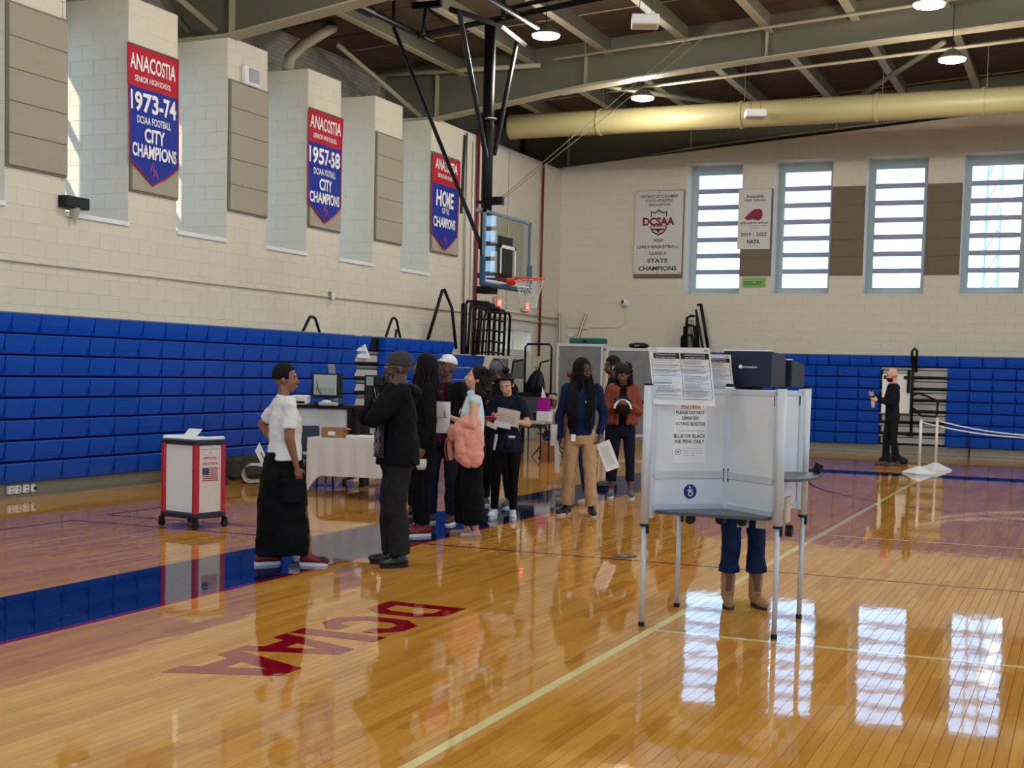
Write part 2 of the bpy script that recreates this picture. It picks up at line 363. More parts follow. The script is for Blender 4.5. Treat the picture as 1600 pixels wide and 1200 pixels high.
decal('court_band', -5.6, 3, 23.42, 24.25, BLUEP, 'dark blue band along the far baseline')
arc = MB(); pr_ = [(-4.04 + 1.9 * 0 + 0, 0)]
cx_, cy_, rr_ = 2.3, 22.6, 6.42
pts = [(cx_ + rr_ * math.cos(math.radians(a)), cy_ + rr_ * math.sin(math.radians(a))) for a in range(172, 262, 2)]
v = []
for a in range(170, 262, 2):
    for r in (rr_ - .025, rr_ + .025): v.append((cx_ + r * math.cos(math.radians(a)), cy_ + r * math.sin(math.radians(a)), .0008))
arc.add((v, [(i, i + 1, i + 3, i + 2) for i in range(0, len(v) - 2, 2)])).build('court_line', MAROONP, floor, label='curved maroon three-point line')
# letters: tops point to +x, read towards the camera; drawn as block polygons in (reading u, height h)
def letter(polys, u0, w):
    b = MB()
    for ip, p in enumerate(polys):
        p = p if sum(p[i][0] * p[(i + 1) % len(p)][1] - p[(i + 1) % len(p)][0] * p[i][1] for i in range(len(p))) > 0 else p[::-1]
        n = len(p); vs = [(-4.40 + .585 * h, 8.24 - (u0 + u * w), z) for z in (.0004, .0011 + .00025 * ip) for u, h in p]
        b.add((vs, [tuple(range(n, 2 * n)), tuple(range(n - 1, -1, -1))] + [(i, (i + 1) % n, n + (i + 1) % n, n + i) for i in range(n)]))
    b.build('court_letter', REDP, floor)
Dp = [[(0, 0), (.27, 0), (.27, 1), (0, 1)], [(.27, 0), (.7, 0), (.6, .2), (.27, .2)], [(.7, 0), (1, .25), (.73, .33), (.6, .2)], [(1, .25), (1, .75), (.73, .67), (.73, .33)], [(1, .75), (.7, 1), (.6, .8), (.73, .67)], [(.7, 1), (.27, 1), (.27, .8), (.6, .8)]]
Cp = [[(.3, 0), (.7, 0), (.65, .2), (.4, .2)], [(.7, 0), (1, .2), (1, .36), (.74, .36), (.65, .2)], [(0, .25), (.3, 0), (.4, .2), (.27, .33)], [(0, .25), (.27, .33), (.27, .67), (0, .75)], [(0, .75), (.27, .67), (.4, .8), (.3, 1)], [(.3, 1), (.4, .8), (.65, .8), (.7, 1)], [(.7, 1), (.65, .8), (.74, .64), (1, .64), (1, .8)]]
Ip = [[(0, 0), (1, 0), (1, 1), (0, 1)]]
Ap = [[(0, 0), (.26, 0), (.58, 1), (.34, 1)], [(.74, 0), (1, 0), (.66, 1), (.42, 1)], [(.18, .17), (.82, .17), (.75, .37), (.25, .37)]]
letter(Dp, 0, .46); letter(Cp, .58, .48); letter(Ip, 1.13, .165); letter(Ap, 1.33, .56); letter(Ap, 1.86, .67)

# ---- block work
_bm = {}
def block_mesh(w, h):
    k = (round(w, 2), round(h, 2))
    if k not in _bm:
        g = .002; b = .005; d = .005; w2 = w / 2 - g; h2 = h / 2 - g
        v = [(-w2, 0, -h2), (w2, 0, -h2), (w2, 0, h2), (-w2, 0, h2), (-w2 + b, -d, -h2 + b), (w2 - b, -d, -h2 + b), (w2 - b, -d, h2 - b), (-w2 + b, -d, h2 - b)]
        _bm[k] = (v, [(4, 5, 6, 7), (0, 1, 5, 4), (1, 2, 6, 5), (2, 3, 7, 6), (3, 0, 4, 7)], MB().add((v, [(4, 5, 6, 7), (0, 1, 5, 4), (1, 2, 6, 5), (2, 3, 7, 6), (3, 0, 4, 7)])).mesh('block'))
    return _bm[k]
CH = .2053; Z0 = 3.53 - 17 * CH
def block_field(regions, holes=(), bw=.406):          # regions in local wall coords (x0,x1,z0,z1[,topfn])
    outl = []
    for rg in regions:
        x0, x1, z0, z1 = rg[:4]; tf = rg[4] if len(rg) > 4 else None
        k = 0
        while Z0 + k * CH < z0 - .01: k += 1
        z = Z0 + k * CH
        if z - z0 > .03: outl_rows = [(z0, z)]
        else: outl_rows = []
        while z < z1 - .03: outl_rows.append((z, min(z + CH, z1))); z += CH
        for (a, b) in outl_rows:
            kk = round((a - Z0) / CH); x = x0 - (bw / 2 if kk % 2 else 0)
            while x < x1 - .02:
                p, q = max(x, x0), min(x + bw, x1); x += bw
                if q - p < .04: continue
                bb = b
                if tf:
                    t = min(tf(p), tf(q))
                    if a > t - .04: continue
                    bb = min(b, t)
                segs = [(p, q, a, bb)]
                for hx0, hx1, hz0, hz1 in holes:
                    ns = []
                    for s in segs:
                        if s[0] >= hx1 or s[1] <= hx0 or s[2] >= hz1 or s[3] <= hz0: ns.append(s); continue
                        if s[0] < hx0: ns.append((s[0], hx0, s[2], s[3]))
                        if s[1] > hx1: ns.append((hx1, s[1], s[2], s[3]))
                        m0, m1 = max(s[0], hx0), min(s[1], hx1)
                        if s[2] < hz0: ns.append((m0, m1, s[2], hz0))
                        if s[3] > hz1: ns.append((m0, m1, hz1, s[3]))
                    segs = ns
                outl += [s for s in segs if s[1] - s[0] > .03 and s[3] - s[2] > .03]
    return outl
def lay_blocks(parent, groups, m, cap=300):           # groups: (blocks, origin, rotz)
    items = []
    for bl, org, rz in groups:
        M = Matrix.Translation(org) @ Matrix.Rotation(rz, 4, 'Z')
        for s in bl:
            c = M @ Vector(((s[0] + s[1]) / 2, 0, (s[2] + s[3]) / 2)); dd = c - Vector((0, 0, 1.62)); zz = dd.dot(F_)
            px = 800 + 2104.5 * dd.dot(R_) / zz if zz > 0 else -999; py = 713 - 2104.5 * dd.dot(U_) / zz if zz > 0 else -999
            vis = -20 < px < 1620 and py > -20
            items.append((c.length * (1 if vis else 100), s, M, rz, c))
    items.sort(key=lambda t: t[0]); st = MB()
    for k, (d, s, M, rz, c) in enumerate(items):
        v, f, me = block_mesh(s[1] - s[0], s[3] - s[2])
        if k < cap: link('block', me, m, parent, loc=c, rotz=rz)
        else: T = Matrix.Translation(c) @ Matrix.Rotation(rz, 4, 'Z'); st.add(([tuple(T @ Vector(q)) for q in v], f))
    st.build('block_courses', m, parent, kind='stuff')

# left wall: solid to the sill, then piers with deep window slots between them
SLOTS = [(13.92 + 2.31 * k, 15.15 + 2.31 * k) for k in range(-6, 5)]
PIERS = [(SLOTS[k][1], SLOTS[k + 1][0]) for k in range(len(SLOTS) - 1)]
SILL = 3.53; PT = 6.615
DOOR = (27.62, 29.86, 0.0, 2.68)
wl = MB(); xf = XW - .004
wl.box(XO + .1, xf, Y0, DOOR[0], 0, SILL).box(XO + .1, xf, DOOR[1], YW + .6, 0, SILL).box(XO + .1, xf, DOOR[0], DOOR[1], DOOR[3], SILL)
for a, b in PIERS: wl.box(XO + .1, xf, a + .004, b - .004, SILL, PT)
wl.box(XO + .1, xf, SLOTS[-1][1] + .004, YW + .6, SILL, PT + .03).box(XO + .1, xf, Y0, SLOTS[0][0], SILL, PT)
wall_left = wl.build('wall_left', CREAM, kind='structure')
RZL = PI / 2
regs = [(9.5, YW, 2.0, SILL), (24.39, YW, SILL, PT)] + [(a, b, SILL, PT) for a, b in PIERS if b > 9]
gr = [(block_field(regs, [(DOOR[0], DOOR[1], 0, DOOR[3])]), Vector((xf, 0, 0)), RZL)]
for a, b in SLOTS:
    if b > 10: gr.append((block_field([(XO + .1, xf, SILL, PT)]), Vector((0, b + .004, 0)), 0))
gr.append((block_field([(DOOR[1], YW, 0, 2.0)]), Vector((xf, 0, 0)), RZL))
lay_blocks(wall_left, gr, CREAM)
for a, b in SLOTS:
    if b > 10: MB().box(XW - .25, XW + .035, a, b, SILL - .045, SILL + .02, .006).build('window_sill', WHITEP, wall_left)
BRK_L = brickmat('grey_painted_old_brick_left', (150, 142, 128), (120, 114, 104), .215, .075, (1, 2))
BRK_F = brickmat('grey_painted_old_brick_far', (112, 110, 108), (88, 86, 84), .215, .075, (0, 2))
ob = MB(); ob.box(XO - .3, XO, Y0, YO + .3, 6.5, 8.3).box(XO - .3, XO, Y0, 27.2, -.3, 3.6).box(XO - .3, XO, 30.3, YO + .3, -.3, 3.6).box(XO - .3, XO, 27.2, 30.3, 2.9, 3.6)
ob.box(XO - .3, XO, Y0, SLOTS[0][0], 3.6, 6.5).box(XO - .3, XO, SLOTS[-1][1], YO + .3, 3.6, 6.5)
for a, b in PIERS: ob.box(XO - .3, XO, a, b, 3.6, 6.5)
ob.build('wall_left_brick', BRK_L, kind='structure')

# far wall with window slots
WX = [(-9.062 + 2.105 * k, -9.062 + 2.105 * k + 1.345) for k in range(10)]
WZ0, WZ1 = 3.58, 6.67
wf = MB(); yf = YW + .004
def far_col(a, b, z0, z1=None):
    if z1 is None:
        p = [(a, z0), (b, z0), (b, top_far(b)), (a, top_far(a))]; wf.add(prism(p, yf, YO))
    else: wf.box(a, b, yf, YO, z0, z1)
edges = [-12.29] + [e for w in WX for e in w] + [X1]
far_col(-12.29, 1.0, WZ1 + .0) if False else None
xs = [-13.0, -11, -9.062] + [w[1] for w in WX[:-1]]
for k, w in enumerate(WX):
    left = -13.0 if k == 0 else WX[k - 1][1]
    far_col(left, w[0], 0)
    far_col(w[0], w[1], 0, WZ0)
    p = [(w[0], WZ1), (w[1], WZ1), (w[1], top_far(w[1])), (w[0], top_far(w[0]))]; wf.add(prism(p, yf, YO))
far_col(WX[-1][1], X1 + .3, 0)
wall_far = wf.build('wall_far', CREAM, kind='structure')
holes = [(a, b, WZ0, WZ1) for a, b in WX]
lay_blocks(wall_far, [(block_field([(XW, 2.0, 1.8, 7.9, top_far)], holes), Vector((0, yf, 0)), 0)], CREAM)
MB().box(XO - .3, X1 + .3, YO + .02, YO + .3, 6.75, 8.7).build('wall_far_brick', BRK_F, kind='structure')
ob = MB().box(XO - .3, -9.062, YO + .01, YO + .3, -.3, 6.75).box(-9.06, X1 + .3, YO + .01, YO + .3, -.3, WZ0)
for k in range(10):
    ob.box(WX[k][1], WX[k + 1][0] if k < 9 else X1 + .3, YO + .01, YO + .3, WZ0, 6.75)
ob.build('wall_far_outer', BRK_F, kind='structure')
# right and back walls, unseen; window openings made wide to let in more daylight
SR = [(-5.4 + 2.31 * k, -5.4 + 2.31 * k + 2.0) for k in range(16)]
wr = MB().box(X1, X1 + .4, Y0, YO, 0, 1.6).box(X1, X1 + .4, Y0, YO, 7.0, 8.3).box(X1, X1 + .4, Y0, SR[0][0], 1.6, 7.0)
for k, (a, b) in enumerate(SR): wr.box(X1, X1 + .4, b, SR[k + 1][0] if k < 15 else YO, 1.6, 7.0)
wr.build('wall_right', CREAM, kind='structure')
SBK = [(-11.5 + 2.6 * k, -11.5 + 2.6 * k + 2.1) for k in range(10)]
wk = MB().box(XO, X1 + .4, Y0 - .3, Y0, 0, 1.6).box(XO, X1 + .4, Y0 - .3, Y0, 6.8, 8.8).box(XO, SBK[0][0], Y0 - .3, Y0, 1.6, 6.8)
for k, (a, b) in enumerate(SBK): wk.box(b, SBK[k + 1][0] if k < 9 else X1 + .4, Y0 - .3, Y0, 1.6, 6.8)
wk.build('wall_back', CREAM, kind='structure')
# roof deck
rd = MB(); 
for (xa, xb) in ((XO - .4, 1.0), (1.0, X1 + .5)):
    za, zb = deck_z(xa), deck_z(xb)
    rd.add(([(xa, Y0 - .4, za), (xb, Y0 - .4, zb), (xb, YO + .4, zb), (xa, YO + .4, za), (xa, Y0 - .4, za + .2), (xb, Y0 - .4, zb + .2), (xb, YO + .4, zb + .2), (xa, YO + .4, za + .2)],
            [(0, 3, 2, 1), (4, 5, 6, 7), (0, 1, 5, 4), (1, 2, 6, 5), (2, 3, 7, 6), (3, 0, 4, 7)]))
ceiling = rd.build('ceiling', DECK, kind='structure')
# roof boards seams: ribs of the deck across the joists
for k in range(22):
    y = 11 + k * .98
    MB().add(tube((-13.2, y, deck_z(-13.2) - .004), (1, y, deck_z(1) - .004), .012, n=4)).build('deck_seam', FLANGE if k % 3 == 0 else DECK, ceiling)
MB().box(-60, 60, -40, 120, -.62, -.6).build('ground_outside', mat('pale_concrete_ground', (170, 168, 160), .9), kind='structure')

# windows
wn = [0]
def window(loc, rz, w, h, rows, label=None):
    wn[0] += 1; r = thing('window_%d' % wn[0], None, None, loc, rz, kind='structure')
    f = .085
    MB().box(0, f, -.04, .04, 0, h).box(w - f, w, -.04, .04, 0, h).box(f, w - f, -.04, .04, h - .2, h).box(f, w - f, -.04, .04, 0, .17).box(f, f + .05, -.055, .02, .17, h - .2).box(w - f - .05, w - f, -.055, .02, .17, h - .2).build('window_frame', WFRAME, r)
    z0, z1 = .17, h - .2; p = (z1 - z0) / rows
    for k in range(rows):
        if k: MB().box(f + .05, w - f - .05, -.05, .03, z0 + k * p - .055, z0 + k * p + .055, .008).build('glazing_bar', WBAR, r)
        MB().box(f + .05, w - f - .05, 0, .006, z0 + k * p, z0 + (k + 1) * p).build('pane', WGLASS, r)
for a, b in WX: window((a, YO - .05, WZ0), 0, b - a, WZ1 - WZ0, 7)
for a, b in SLOTS: window((XO - .1, a, 3.6), PI / 2, b - a, 2.9, 3)
for a, b in SR: window((X1 + .3, b, 1.6), -PI / 2, b - a, 5.4, 4)  # right and back windows are unseen, enlarged for the daylight they bring
for a, b in SBK: window((b, Y0 - .15, 1.6), PI, b - a, 5.2, 4)

# ---- roof steel
def girder(y, lab):
    r = thing('roof_girder', lab, 'girder')
    low = [(-13.4, 6.60), (-12.27, 6.62), (-9.01, 7.09), (-5.59, 7.37), (-3.35, 7.54), (-1.27, 7.66), (1, 7.72)]
    low = low + [(2 - x, z) for x, z in reversed(low[:-1])]; low = [q for q in low if q[0] < X1]
    up = [(x, deck_z(x)) for x in (-13.4, 1, X1 - .02)]
    poly = [(x, z) for x, z in low] + [(x, z) for x, z in reversed(up)]
    MB().add(prism(poly, y - .008, y + .008)).build('web', GREYP, r)
    fl = MB()
    for (xa, za), (xb, zb) in zip(low[:-1], low[1:]):
        fl.add(([(xa, y - .16, za - .03), (xb, y - .16, zb - .03), (xb, y + .16, zb - .03), (xa, y + .16, za - .03), (xa, y - .16, za), (xb, y - .16, zb), (xb, y + .16, zb), (xa, y + .16, za)],
                [(0, 3, 2, 1), (4, 5, 6, 7), (0, 1, 5, 4), (1, 2, 6, 5), (2, 3, 7, 6), (3, 0, 4, 7)]))
    fl.build('bottom_flange', FLANGE, r)
    for sx in (-12.2, -9.05, -5.6):
        lz = np.interp(sx, [q[0] for q in low], [q[1] for q in low])
        MB().box(sx - .012, sx + .012, y - .14, y + .14, lz, deck_z(sx)).build('stiffener', FLANGE, r)
    # splice plate and sloping rib where the flange bends
    s = MB().box(-9.75, -8.2, y - .17, y + .17, 7.0, 7.01)
    MB().add(([(-9.6, y - .165, 6.965), (-8.2, y - .165, 7.12), (-8.2, y + .165, 7.12), (-9.6, y + .165, 6.965), (-9.6, y - .165, 7.0), (-8.2, y - .165, 7.155), (-8.2, y + .165, 7.155), (-9.6, y + .165, 7.0)],
              [(0, 3, 2, 1), (4, 5, 6, 7), (0, 1, 5, 4), (1, 2, 6, 5), (2, 3, 7, 6), (3, 0, 4, 7)])).build('splice_plate', FLANGE, r)
    return r
girder(17.5, 'deep olive steel roof girder nearest the camera, at the top left'); girder(24.5, 'deep olive steel roof girder spanning the middle of the hall'); girder(10.5, 'olive steel roof girder above the camera side of the hall')
girder(31.9, 'olive steel roof girder against the far brick wall')
bn = {10.5: 'first', 17.5: 'second', 24.5: 'third'}
for y0 in (10.5, 17.5, 24.5):
    for k in range(9):
        x = -11.65 + 1.52 * k; z = 8.16 + .063 * min(x, 1); w = .075
        r = thing('roof_joist', 'steel roof joist, %s from the left wall, in the %s bay' % (['first', 'second', 'third', 'fourth', 'fifth', 'sixth', 'seventh', 'eighth', 'ninth'][k], {10.5: 'nearest', 17.5: 'middle', 24.5: 'farthest'}[y0]), 'joist', (x, 0, 0), group='roof joists')
        ye = y0 + 7 if y0 < 24 else 31.75
        MB().box(-w, w, y0 + .02, ye - .02, z, z + .018).build('flange', FLANGE, r)
        MB().box(-.006, .006, y0 + .02, ye - .02, z + .018, deck_z(x) - .002).build('web', GREYP, r)
def pipe(name, lab, pts, r, m, cat='pipe', group=None):
    return tag(MB().path(pts, r, 8).build(name, m, smooth=True), lab, cat, group)
pipe('sprinkler_pipe', 'thin pale sprinkler pipe under the roof before the middle girder', [(-9.5, 23.9, 7.48), (1.5, 23.9, 8.25)], .028, FLANGE)
pipe('sprinkler_pipe', 'thin pale sprinkler pipe above the big round duct', [(-8.9, 25.4, 7.15), (1.5, 25.4, 7.75)], .03, FLANGE)
pipe('tie_rod', 'level steel tie between the left wall and the middle girder', [(-13.5, 24.2, 7.5), (-9.9, 24.2, 7.46)], .05, FLANGE, 'rod')
pipe('wind_brace', 'sloping brace from the near girder down to a pier top', [(-12.4, 17.3, 6.68), (-12.6, 14.6, 7.5)], .045, FLANGE, 'brace')
pipe('wind_brace', 'short steel brace crossing behind the near girder foot', [(-12.9, 17.3, 6.7), (-13.0, 16.0, 7.45)], .05, GREYP, 'brace')
pipe('wind_brace', 'sloping brace from the middle girder down to a pier top', [(-12.5, 24.3, 6.66), (-12.9, 21.7, 7.5)], .045, FLANGE, 'brace')
pipe('wind_brace', 'grey diagonal brace under the roof behind the middle girder', [(-8.9, 24.8, 7.15), (-6.9, 30.5, 7.6)], .05, GREYP, 'brace')
pipe('wind_brace', 'grey diagonal brace above the lit end of the duct', [(-5.2, 30.0, 7.5), (-2.6, 25.0, 7.55)], .05, GREYP, 'brace')
pipe('drain_pipe', 'pale bent drain pipe above the second pier top', [(-12.75, 19.85, 6.63), (-12.75, 19.9, 6.85), (-12.7, 20.2, 7.12), (-12.6, 20.9, 7.55), (-12.6, 21.05, 7.62)], .1, FLANGE)
pipe('drain_pipe', 'pale short drain pipe under the duct on the far brick', [(-9.5, 32.1, 6.98), (-9.55, 32.1, 7.2), (-9.7, 32.0, 7.7)], .07, FLANGE)

r = thing('outside_mast', 'pale lattice mast standing outside the fourth window', 'mast', (-3.05, 46.0, -.6), .3)
for x in (-.22, .22): MB().tube((x, 0, 0), (x, 0, 13), .05, n=6).build('leg', mat('pale_teal_steel', (150, 178, 180), .6), r)
b = MB()
for k in range(16): b.tube((-.22, 0, k * .8), (.22, 0, k * .8 + .8), .03, n=4)
b.build('lattice', mat('pale_teal_steel', (150, 178, 180), .6), r, kind='stuff')
# ---- duct
DY, DZ, DR = 27.0, 6.868, .262
pf = []; x = -11.7; k = 0
while x < 6: pf.append((DR - (.014 if k % 2 else 0), x)); x += .035; k += 1
n = 32; v = [(x, DY + r * math.cos(2 * PI * j / n), DZ + r * math.sin(2 * PI * j / n)) for r, x in pf for j in range(n)]
f = [(i * n + j, (i + 1) * n + j, (i + 1) * n + (j + 1) % n, i * n + (j + 1) % n) for i in range(len(pf) - 1) for j in range(n)] + [tuple(range(n))]
duct = thing('air_duct', 'long round cream spiral air duct along the far side of the roof', 'duct')
MB().add((v, f)).build('duct_tube', DUCTM, duct, smooth=True)
for x in (-9.65, -6.65, -4.0, -2.05, 0.4): MB().add(tube((x - .03, DY, DZ), (x + .03, DY, DZ), DR + .014, n=32)).build('joint_band', DUCTM, duct)
for x in (-9.6, -6.6, -3.9, -2.0): MB().add(tube((x, DY, DZ + .2), (x, DY, 7.95), .006, n=5)).build('hanger', GALV, duct)

# ---- lamps
LENS = mat('lit_lamp_lens', (255, 250, 238), .5, emit=26)
def lamp():
    r = thing('high_bay_lamp', 'x', 'ceiling light', (0, 0, 0), group='high bay lamps')
    MB().lathe([(.06, .16), (.10, .14), (.2, .05), (.235, .02), (.235, 0), (.2, -.012)], n=16).build('housing', GREYP, r)
    MB().lathe([(.215, -.014), (.215, -.03), (.15, -.05), (.01, -.055)], n=12).build('lens', LENS, r)
    MB().tube((0, 0, .16), (0, 0, .9), .008, n=6).build('hook_and_cord', BLACKM, r)
    return r
names = {(-8.24, 20.35): 'lit round lamp left of the hanging white box, right of the basket mast', (-8.24, 25.45): 'lit round lamp just above the long duct', (-2.34, 23.9): 'lit round lamp at the far right of the roof'}
l0 = None
for x, y in LAMPS:
    z = LAMP_Z
    lab = names.get((x, y), 'round high bay lamp out of sight above or behind the camera')
    if l0 is None: l0 = lamp(); o = l0; o.location = (x, y, z); o['label'] = lab
    else: o = dup(l0, (x, y, z), label=lab)
def hbox(x, y, z, lab):
    r = thing('hanging_box', lab, 'hanging box', (x, y, z), math.radians(20), group='white boxes hung from the roof')
    MB().box(-.2, .2, -.2, .2, -.07, .07, .012).build('case', WHITEP, r); MB().box(-.16, .16, -.16, .16, -.074, -.07).build('grille', mat('pale_grille', (205, 200, 185), .6), r)
    for dx in (-.1, .1): MB().tube((dx, 0, .07), (0, 0, 1.3), .004, n=4).build('wire', BLACKM, r)
hbox(-6.245, 19.3, 6.8, 'flat white box hung from the roof beside the lamp near the top'); hbox(-6.23, 26.4, 6.75, 'flat white box hung in front of the long duct')

# ================================================================== WALL FITTINGS
def panel(parent_lab, org, rz, x0, x1, z0, z1, m, n=5):
    r = thing('acoustic_panel', parent_lab, 'wall panel', org, rz, group='acoustic panels')
    MB().box(x0, x1, -.03, 0, z0, z1).build('panel_frame', TAUPE, r)
    h = (z1 - z0 - .05) / n
    me = MB().box(x0 + .025, x1 - .012, -.052, -.028, 0, h - .008, .004).mesh('board')
    for k in range(n): link('board', me, m, r, loc=(0, 0, z0 + .025 + k * h))
labs = {1: 'leftmost acoustic panel, on the pier at the left edge', 2: 'acoustic panel mostly hidden behind the 1973-74 banner', 3: 'acoustic panel under the emergency light, between the two football banners', 4: 'acoustic panel mostly hidden behind the 1957-58 banner', 5: 'acoustic panel right of the 1957-58 banner', 6: 'acoustic panel behind the home of the champions banner'}
pl = [(a, b) for a, b in PIERS if b > 11.7] + [(24.39, 25.66)]
for k, (a, b) in enumerate(pl):
    lab = labs.get(k, 'acoustic panel just outside the left edge of the photo')
    panel(lab, (XW + .002, 0, 0), RZL, a + .01, b - .01, 3.975, 5.975, TECT)
fl_ = ['brown acoustic panel behind the white state champions banner', 'brown acoustic panel behind the safe sports school banner', 'brown acoustic panel between the second and third windows', 'brown acoustic panel between the third and fourth windows', 'brown acoustic panel right of the fourth window']
panel(fl_[0], (0, YW - .002, 0), 0, -10.33, -9.1, 3.95, 6.06, TECTD)
for k in range(4): panel(fl_[k + 1], (0, YW - .002, 0), 0, WX[k][1] + .005, WX[k + 1][0] - .005, 3.99, 6.02, TECTD)

BRED = mat('banner_red_cloth', (176, 12, 38), .8, bump=.1, bscale=300); BBLUE = mat('banner_blue_cloth', (5, 42, 142), .8, bump=.1, bscale=300); BWHITE = mat('banner_white_lettering', (236, 232, 228), .7)
BEMB = mat('banner_emblem_red', (150, 60, 110), .7)
def pennant(lab, xc, w, zt, zs, zp, zr, lines, ph):
    r = thing('pennant_banner', lab, 'banner', (XW, xc, 0), RZL, group='pennant banners on the left wall')
    def wave(x, z, off=0.):
        t = (zt - z) / (zt - zp)
        return (x + .012 * math.sin(3 * z + ph), -.085 - off - .018 * math.sin(x * 7 + ph + z * 1.3) - .012 * t * math.sin(x * 11 - z * 2), z - .02 * (1 - (2 * x / w) ** 2) * (1 - t))
    def zb(x): return zp + (zs - zp) * abs(2 * x / w)
    def sheet(top, bot, nx=16, nz=14):
        v = []; f = []
        for i in range(nx + 1):
            x = -w / 2 + w * i / nx
            for j in range(nz + 1):
                z = top + (bot(x) - top) * j / nz; v.append(wave(x, z))
        for i in range(nx):
            for j in range(nz): a = i * (nz + 1) + j; f.append((a, a + 1, a + nz + 2, a + nz + 1))
        n0 = len(v); v += [(p[0], p[1] + .004, p[2]) for p in v[:n0]]; f += [tuple(n0 + q for q in reversed(g)) for g in f]
        return v, f
    MB().add(sheet(zt, lambda x: zr)).build('red_field', BRED, r, smooth=True); MB().add(sheet(zr, zb)).build('blue_field', BBLUE, r, smooth=True)
    e = [(-w / 2, zt), (-w / 2, zs), (0, zp), (w / 2, zs), (w / 2, zt)]; pts = []
    for (a, b), (c, d) in zip(e[:-1], e[1:]):
        for k in range(8): pts.append(wave(a + (c - a) * k / 8, b + (d - b) * k / 8, .002))
    pts.append(wave(w / 2, zt, .002)); MB().path(pts, .011, 5).build('trim', BRED, r)
    for s, z, tw, h, b in lines:
        MB().add(text(s, 0, z, tw, h, 0, b, fn=lambda x, zz: wave(x, zz, .006))).build('lettering', BWHITE, r)
    for s, cx, cz, a in (('A', -.03, zp + .24, .13), ('A', .04, zp + .17, .13)): MB().add(text(s, cx, cz, a, a * 1.1, 0, .0, fn=lambda x, zz: wave(x, zz, .006))).build('emblem', BEMB, r)
    MB().tube((-w / 2, -.08, zt), (w / 2, -.08, zt), .01, n=6).build('rod', GALV, r)
hd = [('ANACOSTIA', 5.75, 1.0, .22, .02), ('SENIOR HIGH SCHOOL', 5.53, .78, .08, .015)]
pennant('red and blue pennant banner reading 1973-74 city champions', 15.60, 1.1, 5.96, 4.42, 4.10, 5.41, hd + [('1973-74', 5.22, 1.0, .27, .03), ('DCIAA FOOTBALL', 4.98, .7, .105, .015), ('CITY', 4.78, .42, .2, .03), ('CHAMPIONS', 4.555, .96, .19, .03)], 0.3)
pennant('red and blue pennant banner reading 1957-58 city champions', 20.22, 1.08, 5.95, 4.40, 4.09, 5.41, hd + [('1957-58', 5.2, 1.0, .28, .03), ('DCIAA FOOTBALL', 4.94, .7, .11, .015), ('CITY', 4.73, .42, .2, .03), ('CHAMPIONS', 4.5, .96, .19, .03)], 1.4)
pennant('red and blue pennant banner reading home of the champions', 24.92, 1.2, 5.93, 4.37, 4.05, 5.36, hd + [('HOME', 5.08, .8, .33, .03), ('OF THE', 4.84, .38, .12, .015), ('CHAMPIONS', 4.6, .98, .21, .03)], 2.2)

MAROON = mat('maroon_print', (128, 24, 50), .7); BCLOTH = mat('white_vinyl_banner', (206, 202, 196), .6, bump=.15, bscale=4)
r = thing('white_banner', 'white vinyl banner reading state champions 2020, left of the first window', 'banner', (0, YW - .06, 0), 0)
MB().box(-10.32, -9.12, -.012, 0, 4.05, 6.045).build('cloth', BCLOTH, r)
y = -.014
for s, z, w, h, b in [('DISTRICT OF COLUMBIA', 5.91, .95, .065, .02), ('STATE ATHLETIC', 5.81, .68, .065, .02), ('ASSOCIATION', 5.71, .55, .06, .02), ('2020', 4.86, .25, .07, .02), ('GIRLS BASKETBALL', 4.705, 1.05, .075, .02), ('CLASS A', 4.55, .45, .07, .02), ('STATE', 4.37, .52, .1, .03), ('CHAMPIONS', 4.185, .96, .11, .03)]:
    MB().add(text(s, -9.72, z, w, h, y, b)).build('lettering', INK, r)
def shield(k, y): return prism([(-9.72 + a * k, 5.29 + b * k) for a, b in [(-.205, .27), (-.205, -.15), (-.15, -.24), (0, -.32), (.15, -.24), (.205, -.15), (.205, .27), (.1, .24), (0, .31), (-.1, .24)]], y, y + .002)
MB().add(shield(1, y)).build('shield_outline', INK, r); MB().add(shield(.88, y - .002)).build('shield_field', BCLOTH, r)
for z0, z1 in ((5.1, 5.14), (5.19, 5.22)): MB().box(-9.89, -9.55, y - .004, y - .002, z0, z1).build('shield_bar', MAROON, r)
MB().add(prism([(-9.8, 5.16), (-9.72, 5.02), (-9.64, 5.16), (-9.72, 5.12)], y - .005, y - .003)).build('emblem', INK, r)
for dx in (-.12, 0, .12): MB().add(text('*', -9.72 + dx, 5.48 + (.03 if dx == 0 else 0), .05, .05, y - .005, .03)).build('star', INK, r)
MB().box(-10.12, -9.32, y - .006, y - .004, 5.21, 5.42).build('nameplate', BCLOTH, r)
MB().add(text('DCSAA', -9.72, 5.31, .8, .2, y - .007, .05)).build('lettering', INK, r); MB().add(text('DCSAA', -9.72, 5.31, .77, .17, y - .009, .03)).build('lettering', MAROON, r)
for x in (-10.29, -9.72, -9.15):
    for z in (4.08, 6.015): MB().add(tube((x, -.016, z), (x, 0, z), .012, n=8)).build('grommet', BLACKM, r)
r = thing('white_banner', 'narrow white banner with a maroon whistle reading safe sports school, right of the first window', 'banner', (0, YW - .06, 0), 0)
MB().box(-7.775, -7.0, -.012, 0, 4.62, 6.01).build('cloth', BCLOTH, r)
